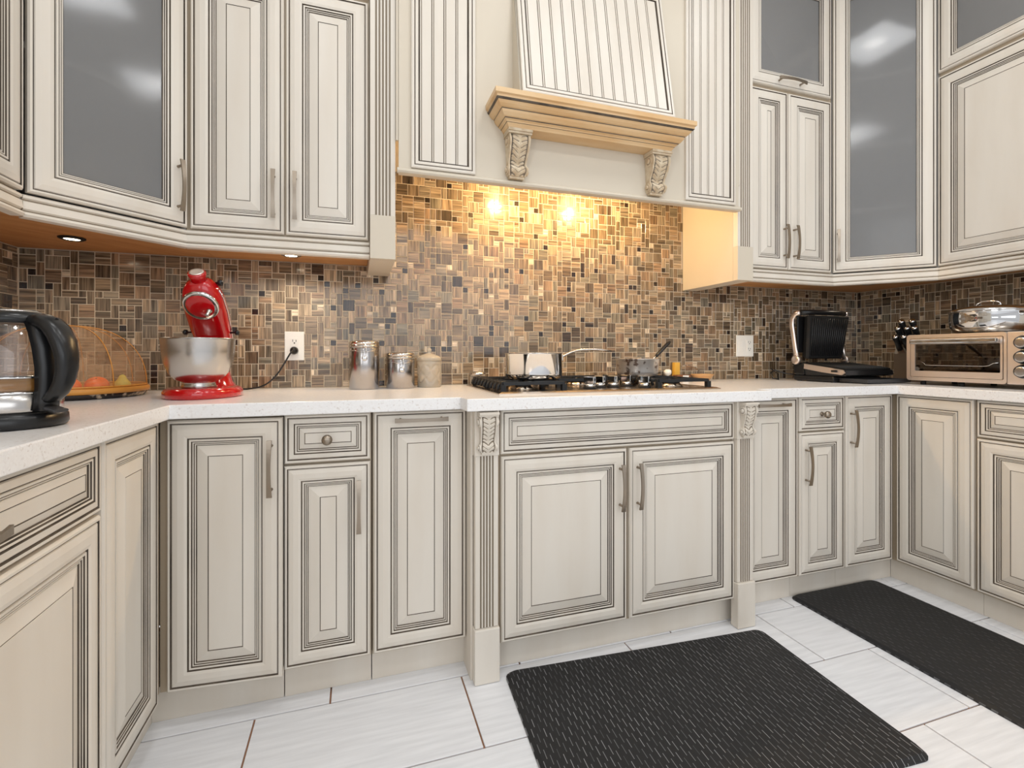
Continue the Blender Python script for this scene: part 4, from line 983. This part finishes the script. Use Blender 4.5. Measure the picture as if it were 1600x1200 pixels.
for z in (.188, .130, .073):
    kb = MB().lathe([(.0275, 0), (.0275, .003), (.025, .006), (.0235, .018), (.021, .020)], 36, ax=(0,-1,0)).build('knob', BLACK, to, (.424, -.0052, z))
    MB().lathe([(.0205, .0202), (.0200, .023), (.014, .0235)], 36, ax=(0,-1,0)).build('knob_face', STEEL, kb)
    MB().lathe([(.0290, .0), (.0290, .0012), (.0272, .0012)], 36, ax=(0,-1,0)).build('knob_ring', CHROME, kb)
for x in (.05, .20, .42):
    for y in (.03, .25): MB().lathe([(.010, 0), (.011, .002), (.011, z0+.0005)], 16).build('foot', BLACKM, to, (x, y, 0))
# --- wide pot with lid on the oven
pt = thing('lidded_pot', 'wide polished steel pot with domed lid, on top of the toaster oven', 'pot', (2.655, 1.372, CT+OH+.0006), 0)
R_ = .137
MB().lathe([(r_, z*1.12) for r_, z in [(R_*.78, 0), (R_*.90, .006), (R_*1.0, .026), (R_*1.03, .056), (R_*1.02, .080), (R_*1.035, .083), (R_*1.0, .084)]], 64).build('pot', CHROME, pt)
MB().lathe([(r_, z+.0102) for r_, z in [(R_*1.05, .0845), (R_*1.05, .089), (R_*.98, .096), (R_*.75, .106), (R_*.4, .113), (.004, .115)]], 64).build('lid', CHROME, pt)
for sg in (-1, 1):
    MB().tube([(-.03, sg*(R_*1.0), .072), (-.026, sg*(R_+.022), .074), (-.014, sg*(R_+.033), .075), (.014, sg*(R_+.033), .075), (.026, sg*(R_+.022), .074), (.03, sg*(R_*1.0), .072)], .0032, 8).build('side_handle', CHROME, pt, (0, 0, 0), (0, 0, radians(-12)))
MB().tube([(-.020, -.045, .111), (-.020, -.040, .122), (-.020, -.02, .131), (-.020, .02, .131), (-.020, .040, .122), (-.020, .045, .111)], .0028, 8).build('lid_handle', CHROME, pt, (0, 0, .0105))

# --- floor mats
def floormat(loc, w, d, rz, mt, label):
    loop = lambda e, z: [(x, y, z) for x, y in rr(e, w-e, -d+e, -e, .028)]
    o = MB().rings([loop(0, 0), loop(0, .004), loop(.010, .014)]).build('floor_mat', mt, None, loc, (0, 0, rz)); tag(o, label, 'mat'); return o
floormat((.468, 1.531, .0004), 1.008, .61, radians(-3.4), MAT1, 'black anti-fatigue mat with pale dashes, below the cooktop cabinet doors')
floormat((1.797, 1.632, .0004), .502, .99, radians(0), MAT2, 'black woven-look mat lengthwise along the right wall cabinets')
